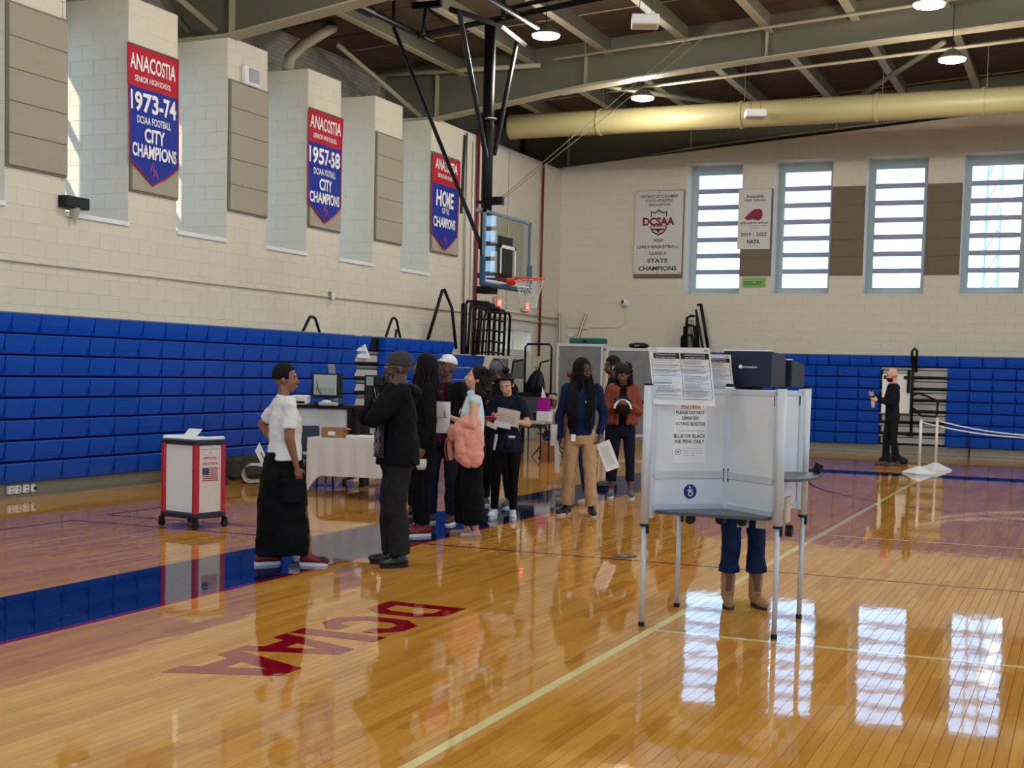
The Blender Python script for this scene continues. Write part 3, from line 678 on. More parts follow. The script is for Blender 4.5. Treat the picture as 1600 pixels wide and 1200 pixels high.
for s, z, w, h, b, m_ in [('Anacostia', 5.85, .42, .075, .02, INK), ('High School', 5.75, .5, .085, .02, INK), ('safe sports school', 5.225, .65, .085, .02, INK), ('2019 - 2022', 4.96, .62, .085, .02, INK), ('NATA', 4.79, .3, .1, .04, mat('navy_print', (24, 34, 70), .6)), ('www.nata.org', 4.695, .22, .025, 0, INK), ('NATIONAL ATHLETIC TRAINERS ASSOCIATION', 5.16, .62, .022, 0, INK), ('1st Team', 5.11, .2, .03, 0, GREYINK)]:
    MB().add(text(s, -7.39, z, w, h, y, b)).build('lettering', m_, r)
wp = [(-.24, -.08), (-.15, -.13), (-.04, -.11), (0, -.12), (.1, -.14), (.17, -.1), (.2, -.02), (.19, .07), (.15, .13), (.06, .13), (-.02, .12), (-.1, .05)]
MB().add(prism([(-7.39 + a, 5.42 + b) for a, b in wp], y - .002, y)).build('whistle_print', MAROON, r)
r = thing('green_paper_sign', 'small green paper sign taped under the safe sports banner', 'sign', (0, YW - .02, 0), 0)
MB().box(-7.63, -7.08, -.006, 0, 3.73, 3.955).build('sheet', mat('green_paper', (122, 172, 92), .7), r)
for x0, x1, z in ((-7.59, -7.38, 3.85), (-7.3, -7.15, 3.85), (-7.59, -7.2, 3.8)): MB().box(x0, x1, -.008, -.006, z - .014, z + .014).build('handwriting', mat('dark_green_ink', (66, 112, 58), .7), r)

# conduits, pipes, boxes on the left wall
def lpipe(lab, pts, rr, m, name='conduit', cat='pipe', group=None): return tag(MB().path([(XW + d, yy, z) for yy, z, d in pts], rr, 8).build(name, m, smooth=True), lab, cat, group)
lpipe('cream conduit running the length of the left wall above the blue bleachers', [(9, 2.835, .03), (27.4, 2.845, .03)], .016, CREAM)
r = thing('junction_box', 'grey junction box on the conduit of the left wall', 'electrical box', (XW, 20.55, 2.86), RZL); MB().box(-.05, .05, -.08, 0, -.07, .07, .008).build('case', GALV, r); MB().box(-.045, .045, -.085, -.08, -.062, .062).build('cover', WHITEP, r); MB().box(-.06, -.02, -.03, 0, -.2, -.07).build('bracket', CREAM, r)
lpipe('red vertical sprinkler riser beside the basket mast', [(26.5, 1.0, .07), (26.5, 6.9, .07)], .04, mat('dark_red_pipe', (116, 30, 26), .5), 'riser_pipe')
lpipe('thin dark red riser near the corner of the two walls', [(30.24, 2.0, .07), (30.24, 6.75, .07)], .032, mat('dark_red_pipe', (116, 30, 26), .5), 'riser_pipe')
lpipe('white vertical conduit left of the red riser', [(26.33, 2.4, .05), (26.33, 6.5, .05)], .022, WHITEP); lpipe('grey vertical conduit nearest the home of the champions banner', [(25.95, 2.2, .05), (25.95, 6.6, .05)], .018, GALV)
lpipe('thin cream conduit behind the backboard', [(28.3, 2.9, .03), (28.3, 6.6, .03)], .014, CREAM)
lpipe('cream conduit above the doors, upper of two', [(27.2, 2.99, .04), (31.5, 2.95, .04)], .02, CREAM); lpipe('cream conduit above the doors, lower of two', [(27.2, 2.85, .05), (31.5, 2.8, .05)], .028, CREAM)
r = thing('emergency_light', 'white wall box with a grey lens high on the second pier', 'wall light', (XW, 18.0, 6.11), RZL)
MB().box(-.2, .2, -.1, 0, -.15, .15, .02).build('case', WHITEP, r); MB().box(-.12, .15, -.115, -.1, -.1, .11).build('lens', mat('grey_lens', (158, 160, 168), .3), r)
r = thing('projector_box', 'black box sitting on the first window sill with a pale cone below', 'box', (XW - .02, 13.98, 3.64), RZL)
MB().box(-.2, .24, -.16, .1, -.05, .1, .01).build('case', BLACKP, r); MB().add(cone((0.02, -.1, -.07), .07, (.02, -.1, -.25), .006)).build('pointer', mat('grey_felt', (168, 164, 146), .8), r)
MB().box(-.16, -.08, -.02, .0, .1, 2.6).build('cable_strip', GALV, r)
# exit signs
EXITM = mat('lit_exit_red', (255, 74, 60), .5, emit=.9)
for yy, lab in ((27.7, 'red lit exit sign above the left of the doors'), (29.33, 'red lit exit sign above the right of the doors')):
    r = thing('exit_sign', lab, 'exit sign', (XW + .02, yy, 3.14), RZL, group='exit signs')
    MB().box(-.16, .16, -.07, 0, -.12, .12, .01).build('case', mat('tan_sign_case', (186, 156, 124), .5), r); MB().box(-.05, .15, -.075, -.07, -.1, .1).build('face', EXITM, r)
    MB().add(text('EXIT', .05, 0, .17, .1, -.078, .02)).build('lettering', mat('exit_letters', (255, 190, 170), .5, emit=.9), r)
    MB().tube((0, -.03, .12), (0, -.03, .3), .008, n=6).tube((-.2, -.03, .3), (.2, -.03, .3), .008, n=6).build('bracket', GALV, r)
# doors in the left wall
PANE = mat('frosted_bright_pane', (200, 208, 216), .3); DW = mat('white_door_paint', (206, 206, 198), .5)
r = thing('door_1', None, None, (XW - .06, 28.74, 0), RZL, kind='structure')
MB().box(-1.12, -1.0, -.12, .1, 0, 2.68, .01).box(1.0, 1.12, -.12, .1, 0, 2.68, .01).box(-1.0, 1.0, -.12, .1, 2.56, 2.68, .01).box(-1.0, 1.0, -.06, .06, 2.02, 2.12).box(-.04, .04, -.08, .06, 2.12, 2.56).build('door_frame', DW, r)
for a, b in ((-1.0, -.04), (.04, 1.0)): MB().box(a, b, 0, .01, 2.12, 2.56).build('transom_pane', WGLASS, r)
for a, b in ((-.99, -.01), (.01, .99)):
    l = MB().box(a, b, -.03, .03, 0, 2.01).build('door_leaf', DW, r)
    MB().box(a + .12, b - .12, -.035, -.028, 1.45, 1.9).build('pane', mat('dark_frosted_pane', (96, 104, 104), .25), l)
    for z0, z1 in ((.2, .65), (.75, 1.3)):
        MB().box(a + .14, (a + b) / 2 - .04, -.042, -.03, z0, z1, .006).box((a + b) / 2 + .04, b - .14, -.042, -.03, z0, z1, .006).build('raised_panel', DW, l)
    MB().box(a + .08, b - .08, -.08, -.05, 1.0, 1.05).build('push_bar', GALV, l)
# far wall fittings
r = thing('security_camera', 'white dome camera with conduit on the far wall', 'camera', (-10.5, YW, 3.36), 0)
MB().box(-.07, .07, -.1, 0, -.1, .05, .02).build('bracket', WHITEP, r); MB().ell((0, -.15, 0), .08, 12, 8).build('dome', WHITEP, r, smooth=True); MB().ell((-.03, -.2, .01), .045, 10, 6).build('lens', BLACKP, r, smooth=True)
MB().path([(0, -.02, -.1), (.02, -.02, -.35), (-.02, -.02, -.5), (-.2, -.02, -.6), (-1.5, -.02, -.62)], .016, 6).build('conduit', CREAM, r)
r = thing('wall_box', 'cream electrical box on the conduit of the far wall', 'electrical box', (-11.55, YW, 2.79), 0); MB().box(-.09, .09, -.07, 0, -.09, .1, .01).build('case', CREAM, r); MB().box(-.07, .07, -.076, -.07, -.07, .08).build('cover', CREAM, r)
r = thing('wall_box', 'small white socket box low in the corner of the far wall', 'electrical box', (-11.95, YW, 2.55), 0); MB().box(-.07, .07, -.05, 0, -.05, .06, .01).build('case', WHITEP, r); MB().box(-.05, .05, -.055, -.05, -.03, .04).build('cover', WHITEP, r)
for x, z in ((-4.1, 3.35), (-3.05, 3.3)): pass

# ================================================================== BLEACHERS
SW = .47; RH = .2475; RZ0 = .195
def seat_mesh(w=SW, h=RH - .018):
    g = .003; a = -w / 2 + g; b = w / 2 - g
    # outline front: full width at top, drawn in at the bottom; side wings set back
    v = [(a, -.0, h), (b, -.0, h), (b, -.13, h), (a, -.13, h),                      # 0-3 top
         (b - .004, -.145, h - .015), (a + .004, -.145, h - .015),                  # 4,5 lip
         (b - .012, -.125, h * .45), (a + .012, -.125, h * .45),                    # 6,7
         (b - .045, -.10, .008), (a + .045, -.10, .008),                            # 8,9 bottom centre
         (b, -.055, .0), (a, -.055, .0), (b, -.09, h * .5), (a, -.09, h * .5), (b, 0, 0), (a, 0, 0)]
    f = [(0, 3, 2, 1), (3, 5, 4, 2), (5, 7, 6, 4), (7, 9, 8, 6), (2, 4, 6, 12), (12, 6, 8, 10), (3, 13, 7, 5), (13, 11, 9, 7), (9, 11, 10, 8), (1, 2, 12), (1, 12, 10), (1, 10, 14), (0, 13, 3), (0, 11, 13), (0, 15, 11), (11, 15, 14, 10)]
    return MB().add((v, f)).mesh('seat')
SEAT = seat_mesh()
def bleacher(lab, org, rz, L0, L1, aisle=None, rows=8, seam=None, top0=0., top_to=None):
    r = thing('bleacher_bank', lab, 'bleachers', org, rz, group='folded blue bleachers')
    MB().box(L0, L1, -.0, .9, .03, RZ0 - .01).box(L0, L1, -.03, 0, .0, .025).build('base_board', BASEB, r)
    MB().box(L0, L1, -.035, -.0, .02, .05).build('base_rail', GALV, r)
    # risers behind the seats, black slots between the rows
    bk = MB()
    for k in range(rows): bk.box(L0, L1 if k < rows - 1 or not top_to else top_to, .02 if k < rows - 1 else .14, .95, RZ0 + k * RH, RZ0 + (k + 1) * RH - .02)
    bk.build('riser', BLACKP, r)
    MB().box(L0, top_to or L1, .14, .97, RZ0 + rows * RH - .02, RZ0 + rows * RH).build('top_deck', BASEB, r)
    for k in range(rows):
        top = k == rows - 1; x = L0 + (.24 if top else 0)
        lo, hi = x, (top_to if (top and top_to) else L1)
        while x + SW <= hi + .02:
            c = x + SW / 2
            if not (aisle and not top and aisle[0] < c < aisle[1]):
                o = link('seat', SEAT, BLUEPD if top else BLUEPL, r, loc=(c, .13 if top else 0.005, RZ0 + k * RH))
            x += SW
    if aisle:
        a0, a1 = aisle
        for k in range(rows - 1):
            z = RZ0 + k * RH
            MB().box(a0, a1, -.01, .3, z + RH - .075, z + RH - .03).build('step_edge', GALV, r)
            MB().box(a0 + .05, a1, .004, .019, z + .04, z + .155).build('step_board', mat('pale_grey_step', (176, 176, 170), .6, var=.12, vscale=6), r)
    if seam: 
        for s in seam: MB().box(s - .012, s + .012, -.14, 0, 0, RZ0 + RH * 1.0).build('section_post', BLACKM, r)
    return r
def shp(n0, n1): return n0 - (n0 - n1)
LBX = -11.29
b1 = bleacher('long bank of folded blue bleachers along the left wall, nearer the camera', (LBX - .13, 0, 0), RZL, 20.75 - SW * 25 - .01, 20.75, aisle=(19.58, 20.75))
b2 = bleacher('shorter bank of folded blue bleachers beyond the grey aisle steps', (LBX - .13, 0, 0), RZL, 20.77, 20.77 + SW * 9 + .02, top_to=24.0)
b3 = bleacher('bank of folded blue bleachers along the far wall', (0, 30.63 + .13, 0), 0, -8.0 + .01 - 3 * SW, -8.0 + SW * 24, aisle=(-4.23, -2.79), seam=(-2.3,))
# outlets on the near bleacher base
r = thing('power_outlet', 'row of white power outlets low on the left bleacher base', 'outlet', (LBX - .13, 12.2, .11), RZL)
for dx in (-.2, -.09, .04): MB().box(dx - .05, dx + .05, -.05, -.0, -.05, .05, .012).build('outlet_box', WHITEP, r)
MB().box(.12, .2, -.06, 0, -.05, .05, .02).build('outlet_box', WHITEP, r); MB().add(tube((.16, -.068, 0), (.16, -.055, 0), .022, n=12)).build('round_socket', BLACKP, r)
for dx in (-.2, -.09, .04):
    for dz in (-.02, .02): MB().box(dx - .015, dx + .015, -.054, -.049, dz - .01, dz + .01).build('socket', GREYINK, r)
# loop rails on top of the left bleachers
def loop(lab, y0, y1, y2, z, x=-11.9, inner=False):
    r = thing('loop_handrail', lab, 'handrail', (x, y0, 2.16), 0, group='black loop handrails')
    h = z - 2.16
    MB().path([(0, 0, 0), (0, (y1 - y0) * .8, h * .85), (0, y1 - y0, h), (0, y1 - y0 + .09, h), (0, y1 - y0 + .16, h * .9), (0, y2 - y0, 0)], .024, 8).build('rail', BLACKM, r, smooth=True)
    if inner: MB().path([(0, (y2 - y0) * .65, 0), (0, (y2 - y0) * .72, h * .45), (0, (y2 - y0) * .86, h * .42)], .024, 8).build('brace', BLACKM, r)
    MB().box(-.04, .04, -.04, .04, -.01, .02).build('foot_plate', BLACKM, r)
loop('small black loop handrail standing above the bleachers, left of the aisle', 19.05, 19.3, 19.62, 2.44); loop('pointed black loop handrail above the aisle steps', 21.9, 22.17, 22.5, 2.55, inner=True)
# tall stack of handrails at the end of the bleachers
r = thing('handrail_rack', 'tall black stack of barred handrails at the end of the left bleachers', 'handrail rack', (-11.35, 24.08, 1.93), 0)
MB().path([(-.4, -.75, .25), (-.3, -.42, 1.12), (-.3, -.36, 1.22), (-.3, -.26, 1.24), (-.3, -.18, 1.16), (-.2, -.12, .9), (-.1, -.1, .1)], .032, 8).build('loop_rail', BLACKM, r, smooth=True)
for k in range(5):
    x = k * .09; dz = -k * .17; y0, y1 = .12 + k * .03, 1.28 + k * .05
    MB().path([(x, y0 - .12, 0), (x, y0 - .03, .95 + dz * .3), (x, y0 + .05, 1.05 + dz * .3), (x, y1 - .08, 1.08 + dz * .3), (x, y1, 1.0 + dz * .3), (x, y1 - .05, 0)], .028, 7).build('frame_rail', BLACKM, r, smooth=True)
for k in range(5):
    z = .06 + k * .22; MB().path([(.2, .1, z - .03), (.3, .7, z), (.26, 1.38, z - .02)], .022, 6).build('cross_rail', BLACKM, r)
b = MB()
for k in range(1, 8):
    for x in (0.0, .12): b.tube((x, .02 + k * .155, 0), (x + .03, .1 + k * .15, 1.06), .009, n=5)
b.build('bars', BLACKM, r, kind='stuff')
MB().box(-.04, .06, -.06, .06, 0, 1.0, .02).build('cover', BLACKP, r)
# far wall stack of rails, left part
r = thing('handrail_rack', 'leaning stack of black rails above the far bleachers, behind the voting booth', 'handrail rack', (-8.6, 31.05, 2.03), 0)
for k in range(3): MB().path([(-.3 + k * .04, .05 * k, .15), (-.3 + k * .04, .05 * k, .95 - .25 * (2 - k) * .9), (-.22 + k * .05, .05 * k, 1.0 - .25 * (2 - k) * .9), (-.06 + k * .04, .05 * k, .98 - .25 * (2 - k) * .9), (.02 + k * .03, .05 * k, .15)], .035, 7).build('rail', BLACKM, r, smooth=True)
MB().path([(.02, .1, 1.25), (.1, .1, 1.28), (.34, .1, .1)], .04, 7).build('tall_rail', BLACKM, r, smooth=True); MB().path([(-.03, .16, 1.15), (.2, .16, .1)], .03, 7).build('tall_rail', BLACKM, r)
for k in range(5): MB().tube((-.25 + k * .05, 0, .1), (-.22 + k * .045, 0, .9), .008, n=5).build('bar', BLACKM, r)
# aisle handrails, far
r = thing('aisle_handrail', 'black folded aisle handrail on the steps of the far bleachers', 'handrail', (-3.5, 30.45, .4), 0)
MB().path([(0, 0, 0), (-.02, 0, 1.0), (-.02, 0, 1.75)], .032, 8).build('post', BLACKM, r, smooth=True); MB().path([(-.1, .02, 1.45), (-.1, .02, .95)], .035, 8).build('clamp', BLACKM, r)
MB().path([(0, 0, .9), (.12, -.02, .95), (.28, -.02, .9), (.5, -.02, .8), (.53, -.02, .77), (.52, -.02, .5), (.49, -.02, .45), (.2, -.02, .46), (.02, 0, .62)], .022, 8).build('loop_rail', BLACKM, r, smooth=True)
MB().path([(-.05, 0, 1.6), (-.05, 0, 1.86), (0, 0, 1.92), (.05, 0, 1.86), (.05, 0, 1.4)], .03, 8).build('top_loop', BLACKM, r, smooth=True); MB().box(-.1, .06, -.03, .03, 0, .1).build('foot', BLACKM, r)
r = thing('wall_notice', 'tall white notice board behind the bald man on the far steps', 'sign', (-3.87, 30.55, .9), 0)
MB().box(-.3, .3, 0, .02, 0, .85).build('sheet', PAPER, r); MB().box(-.27, -.15, -.004, 0, .74, .82).build('print', BLACKP, r); MB().box(.15, .27, -.004, 0, .74, .82).build('print', BLACKP, r)

# ================================================================== BASKET
def wb(mb, name, m, root, smooth=False, **kw):
    L = root.location; mb.v = [(a[0] - L[0], a[1] - L[1], a[2] - L[2]) for a in mb.v]; return mb.build(name, m, root, smooth, **kw)
r = thing('basketball_hoop', 'glass basketball backboard with red rim hung from a black ceiling frame', 'basketball hoop', (-8.75, 19.38, 4.0), 0)
BLUEPAD = mat('navy_backboard_padding', (14, 58, 92), .5); BX = -8.4; Y0b, Y1b = 18.47, 20.3; Z0b, Z1b = 2.92, 4.02
wb(MB().tube((-8.78, 19.38, 2.98), (-8.78, 19.38, 7.05), .088, n=20), 'mast', BLACKM, r, True)
wb(MB().box(-8.8, BX - .03, 19.15, 19.6, 3.5, 3.58).box(-8.8, BX - .03, 19.15, 19.6, 3.05, 3.13).box(BX - .05, BX - .03, 19.1, 19.65, 2.95, 3.7), 'board_bracket', BLACKM, r)
wb(MB().box(BX - .008, BX + .008, Y0b + .02, Y1b - .02, Z0b + .02, Z1b - .02), 'glass', BGLASS, r)
wb(MB().box(BX - .025, BX + .015, Y0b, Y0b + .04, Z0b, Z1b).box(BX - .025, BX + .015, Y1b - .04, Y1b, Z0b, Z1b).box(BX - .025, BX + .015, Y0b, Y1b, Z1b - .04, Z1b).box(BX - .025, BX + .015, Y0b, Y1b, Z0b, Z0b + .04), 'board_frame', mat('grey_blue_board_frame', (112, 126, 142), .4, .4), r)
wt = MB(); 
for a in (19.08, 19.69 - .05): wt.box(BX + .009, BX + .011, a, a + .05, 3.12, 3.56)
wt.box(BX + .009, BX + .011, 19.08, 19.69, 3.51, 3.56); wt.box(BX + .009, BX + .011, Y0b + .05, Y1b - .05, Z0b + .045, Z0b + .07)
wb(wt, 'target_square', WHITEP, r)
wb(MB().box(BX - .035, BX + .03, Y0b - .02, Y1b + .02, Z0b - .04, Z0b + .035, .015).box(BX - .05, BX + .035, Y0b - .035, Y0b + .03, Z0b - .04, Z0b + .42, .02).box(BX - .05, BX + .035, Y1b - .03, Y1b + .035, Z0b - .04, Z0b + .42, .02), 'edge_padding', BLUEPAD, r)
wb(MB().box(BX - .09, BX - .03, Y0b - .12, Y0b + .05, Z1b - .05, Z1b + .01), 'corner_bracket', GALV, r)
pts = [(BX + .15 + .229 + .229 * math.cos(2 * PI * k / 28), 19.385 + .229 * math.sin(2 * PI * k / 28), 3.05) for k in range(28)]
rim = wb(MB().path(pts, .012, 8, True), 'rim', ORANGE, r, True)
wb(MB().box(BX + .01, BX + .15, 19.3, 19.47, 2.98, 3.06, .02).add(cone((BX + .08, 19.385, 3.0), .06, (BX + .13, 19.385, 3.02), .05)).tube((BX + .03, 19.3, 3.0), (BX + .3, 19.2, 3.045), .008, n=6).tube((BX + .03, 19.47, 3.0), (BX + .3, 19.57, 3.045), .008, n=6), 'rim_mount', ORANGE, r)
net = MB(); NC = 12; lv = [(3.045, .225), (2.95, .2), (2.86, .17), (2.77, .145), (2.68, .13), (2.6, .135)]
for i in range(NC):
    for s in (1, -1):
        q = [(BX + .379 + lv[j][1] * math.cos(2 * PI * (i + s * j * .5) / NC), 19.385 + lv[j][1] * math.sin(2 * PI * (i + s * j * .5) / NC), lv[j][0]) for j in range(6)]; net.path(q, .0045, 4)
wb(net, 'net', mat('white_net_cord', (214, 212, 204), .8), r, kind='stuff')
wb(MB().box(-8.86, -8.6, 19.2, 19.5, 2.82, 2.93, .02), 'height_motor', BLACKM, r)
ZF = 7.0
wb(MB().path([(-10.28, 17.7, ZF), (-10.17, 20.15, ZF)], .05, 10), 'frame_pipe', BLACKM, r); wb(MB().path([(-10.28, 17.72, ZF), (-10.26, 18.25, ZF)], .085, 12), 'pipe_sleeve', BLACKM, r)
wb(MB().path([(-8.28, 17.6, ZF + .02), (-8.2, 19.9, ZF + .02)], .05, 10), 'frame_pipe', BLACKM, r)
wb(MB().path([(-10.2, 19.68, ZF - .02), (-5.5, 18.55, ZF + .12)], .045, 4), 'cross_pipe', BLACKM, r); wb(MB().path([(-8.5, 19.2, ZF + .14), (-5.5, 18.5, ZF + .24)], .035, 4), 'cross_pipe', BLACKM, r)
wb(MB().path([(-9.0, 18.4, ZF - .02), (-8.6, 19.38, ZF - .05), (-8.6, 20.35, ZF - .12)], .045, 4), 'yoke', BLACKM, r)
wb(MB().path([(-10.3, 19.05, ZF - .03), (-8.47, 18.5, 3.52)], .032, 8), 'stay_rod', BLACKM, r)
wb(MB().path([(-8.9, 18.5, ZF - .03), (-8.72, 19.2, 4.9)], .04, 8), 'stay_rod', BLACKM, r); wb(MB().path([(-8.7, 20.25, ZF - .1), (-8.72, 19.5, 5.0)], .04, 8), 'stay_rod', BLACKM, r)
wb(MB().path([(-8.95, 18.9, 5.2), (-8.9, 18.72, 4.0)], .025, 8), 'stay_rod', BLACKM, r)
wb(MB().path([(-10.0, 19.5, ZF - .05), (-9.95, 19.5, ZF + .45)], .04, 8).box(-10.2, -9.7, 19.46, 19.54, ZF + .35, ZF + .45), 'hanger', BLACKM, r)
wb(MB().path([(-8.4, 19.0, ZF - .05), (-8.4, 19.0, 7.9)], .035, 8), 'hanger', BLACKM, r); wb(MB().path([(-9.6, 19.4, ZF + .1), (-10.0, 19.3, ZF + .4)], .015, 6), 'hanger_brace', BLACKM, r)
wb(MB().path([(-10.22, 18.9, ZF), (-10.22, 18.9, 7.8)], .03, 8), 'hanger', BLACKM, r)
wb(MB().box(-8.72, -8.5, 19.33, 19.43, 4.2, 4.32).box(-8.9, -8.66, 19.27, 19.49, 4.22, 4.26), 'cable_clamp', BLACKM, r)
wb(MB().tube((-8.55, 19.4, 4.3), (-6.0, 20.8, 6.9), .006, n=5), 'cable', GALV, r); wb(MB().tube((-8.55, 19.4, 4.26), (-5.8, 20.9, 6.9), .006, n=5), 'cable', GALV, r)
wb(MB().path([(-8.69, 19.28, 5.5), (-8.69, 19.28, 5.52)], .094, 14), 'collar', GALV, r)

# ================================================================== VOTING BOOTH
r = thing('voting_booth', 'silver framed white voting booth on six tall legs, in front at the right', 'voting booth', (-2.15, 8.66, 0), 0)
H = Vector((-2.15, 8.66)); CR = [Vector((-2.576, 8.252)), Vector((-1.721, 8.266)), Vector((-1.723, 9.064)), Vector((-2.578, 9.069))]
BPAN = mat('translucent_white_twinwall_panel', (222, 226, 226), .45, bump=.35, bscale=1, stretch=(1, 1, 1)); NAVYS = mat('navy_disc', (28, 26, 110), .5)
# fluting of the twin-wall sheet
def flute():
    n = BPAN.node_tree; b = n.nodes['Principled BSDF']; t = n.nodes.new('ShaderNodeTexCoord'); w = n.nodes.new('ShaderNodeTexWave'); w.bands_direction = 'X'; w.inputs['Scale'].default_value = 60
    bp = n.nodes.new('ShaderNodeBump'); bp.inputs['Strength'].default_value = .12; bp.inputs['Distance'].default_value = .002
    n.links.new(t.outputs['Object'], w.inputs['Vector']); n.links.new(w.outputs['Fac'], bp.inputs['Height']); n.links.new(bp.outputs[0], b.inputs['Normal'])
flute()
SHELFM = mat('dark_grey_shelf', (72, 76, 80), .35)
DARKTRIM = mat('black_trim', (18, 18, 20), .5)
zs = [.66, .70, .70, .66]
for k, c in enumerate(CR):
    p = wb(MB().tube((c.x, c.y, zs[k]), (c.x, c.y, 1.55), .028, n=18), 'post', ALUM, r, True)
    dx, dy = (H - c).normalized(); 
    wb(MB().tube((c.x, c.y, .025), (c.x, c.y, zs[k]), .0165, n=16), 'leg', ALUM, r, True)
    wb(MB().tube((c.x, c.y, 0), (c.x, c.y, .028), .02, n=14), 'rubber_foot', BLACKP, r); wb(MB().tube((c.x, c.y, zs[k] - .012), (c.x, c.y, zs[k] + .003), .03, n=16).box(c.x + .012, c.x + .03, c.y - .01, c.y + .01, zs[k] - .06, zs[k]), 'height_clip', BLACKP, r)
    wb(MB().tube((c.x, c.y, 1.55), (c.x, c.y, 1.562), .029, n=16), 'post_cap', BLACKP, r)
    L = (H - c).length; ang = math.atan2(H.y - c.y, H.x - c.x)
    g = thing('panel_group', None, None, (c.x, c.y, 0), ang); bpy.data.objects.remove(g)
    def loc(mb):
        M = Matrix.Translation((c.x, c.y, 0)) @ Matrix.Rotation(ang, 4, 'Z'); mb.v = [tuple(M @ Vector(q)) for q in mb.v]; return mb
    o = MB().box(.05, L - .03, -.006, .006, .76, 1.5); wb(loc(o), 'panel', BPAN, r)
    for a, b, hh in ((1.5, 1.535, .0), (.95, 1.0, 0), (.745, .79, 0)):
        wb(loc(MB().box(.03, L - .02, -.014, .014, a, b, .003)), 'rail', ALUM, r)
    wb(loc(MB().box(.02, .06, -.014, .014, zs[k] + .04, 1.545, .003)), 'edge_channel', ALUM, r)
    wb(loc(MB().box(.058, .062, -.016, .016, 1.44, 1.5).box(L - .034, L - .03, -.016, .016, .93, 1.02)), 'gasket', DARKTRIM, r)
wb(MB().box(H.x - .03, H.x + .03, H.y - .03, H.y + .03, .72, 1.55, .008), 'hub_post', ALUM, r); wb(MB().box(H.x - .02, H.x + .02, H.y - .02, H.y + .02, 1.55, 1.57), 'hub_cap', BLACKP, r)
def slab(poly, z0, z1, b=None):
    b = b or MB(); n = len(poly); vs = [(x, y, z) for z in (z0, z1) for x, y in poly]
    return b.add((vs, [tuple(range(n, 2 * n)), tuple(range(n - 1, -1, -1))] + [(i, (i + 1) % n, n + (i + 1) % n, n + i) for i in range(n)]))
wb(slab([(-2.53, 8.33), (-2.50, 8.24), (-2.40, 8.2), (-1.79, 8.215), (-1.765, 8.28), (-2.15, 8.63)], .735, .755), 'front_shelf', SHELFM, r)
wb(slab([(-2.12, 8.66), (-1.76, 8.31), (-1.69, 8.31), (-1.61, 8.40), (-1.56, 8.62), (-1.58, 8.95), (-1.66, 9.0), (-1.76, 8.99)], .975, .993), 'side_shelf', SHELFM, r)
wb(slab([(-2.15, 8.70), (-1.77, 9.06), (-1.8, 9.12), (-2.5, 9.12), (-2.54, 9.07)], .975, .993), 'back_shelf', SHELFM, r)
for x, y in ((-2.3, 8.35), (-1.98, 8.42), (-2.13, 8.45)):
    wb(MB().tube((x, y - .02, .70), (x, y + .02, .70), .03, n=14).box(x - .01, x + .01, y - .01, y + .01, .70, .735), 'clamp_knob', BLACKP, r)
wb(MB().box(-2.02, -1.95, 8.45, 8.47, .66, .73).box(-1.9, -1.83, 8.45, 8.47, .66, .73), 'bracket_plate', mat('beige_bracket', (196, 188, 160), .5), r)
wb(MB().box(-1.735, -1.72, 8.5, 8.64, .70, .86), 'side_bracket', mat('beige_bracket', (196, 188, 160), .5), r); wb(MB().tube((-1.72, 8.52, .65), (-1.68, 8.52, .65), .038, n=16).tube((-1.63, 8.95, .995), (-1.60, 8.95, 1.06), .03, n=12), 'clamp_knob', BLACKP, r)
# a taped notice and the wheelchair disc on the left front panel
c = CR[0]; ang = math.atan2(H.y - c.y, H.x - c.x)
def onpan(root, mb, name, m, **kw): return mb.build(name, m, root, **kw)
nt_ = thing('taped_notice', 'white notice reading voters please do not lean on voting booths', 'notice', (c.x, c.y, 0), ang)
P0, P1 = .185, .42
MB().box(P0, P1, -.0085, -.007, 1.055, 1.45).build('sheet', PAPER, nt_); cx = (P0 + P1) / 2; W_ = P1 - P0; y = -.0095
for s, z, w, h, b, m_ in [('VOTERS', 1.422, .6, .026, .02, REDINK), ('PLEASE DO NOT', 1.381, .9, .022, .02, INK), ('LEAN ON', 1.345, .5, .022, .02, INK), ('VOTING BOOTHS', 1.307, .94, .022, .02, INK), ('To complete your ballot, please use', 1.262, .86, .011, 0, INK), ('BLUE OR BLACK', 1.228, .98, .025, .02, INK), ('INK PENS ONLY', 1.193, .92, .025, .02, INK),
                       ('If you make a mistake, you', 1.15, .62, .009, 0, GREYINK), ('can get a replacement ballot', 1.134, .64, .009, 0, GREYINK), ('from the worker that gave', 1.118, .6, .009, 0, GREYINK), ('you your ballot.', 1.102, .38, .009, 0, GREYINK)]:
    xo = cx if z > 1.16 else cx + .03 - (.64 - w) * W_ / 2
    MB().add(text(s, xo, z, w * W_, h, y, b)).build('lettering', m_, nt_)
MB().box(cx - .075, cx + .075, y - .0005, y, 1.4035, 1.4055).build('underline', REDINK, nt_)
def ring(mb, x, z, r0, r1, y, n=24):
    vs = [(x + q * math.cos(2 * PI * k / n), y, z + q * math.sin(2 * PI * k / n)) for k in range(n) for q in (r0, r1)]
    return mb.add((vs, [(2 * k, 2 * k + 1, (2 * k + 3) % (2 * n), (2 * k + 2) % (2 * n)) for k in range(n)]))
ring(MB(), P0 + .035, 1.126, .017, .021, y).add(text('*', P0 + .035, 1.125, .02, .02, y, .02)).build('seal_print', GREYINK, nt_)
ac = thing('accessibility_sticker', 'round navy wheelchair symbol sticker low on the booth panel', 'sticker', (c.x, c.y, 0), ang)
dx, dz = .318, .868
vs = [(dx + .047 * math.cos(2 * PI * k / 30), -.0085, dz + .047 * math.sin(2 * PI * k / 30)) for k in range(30)]
MB().add((vs, [tuple(range(30))])).build('disc', NAVYS, ac)
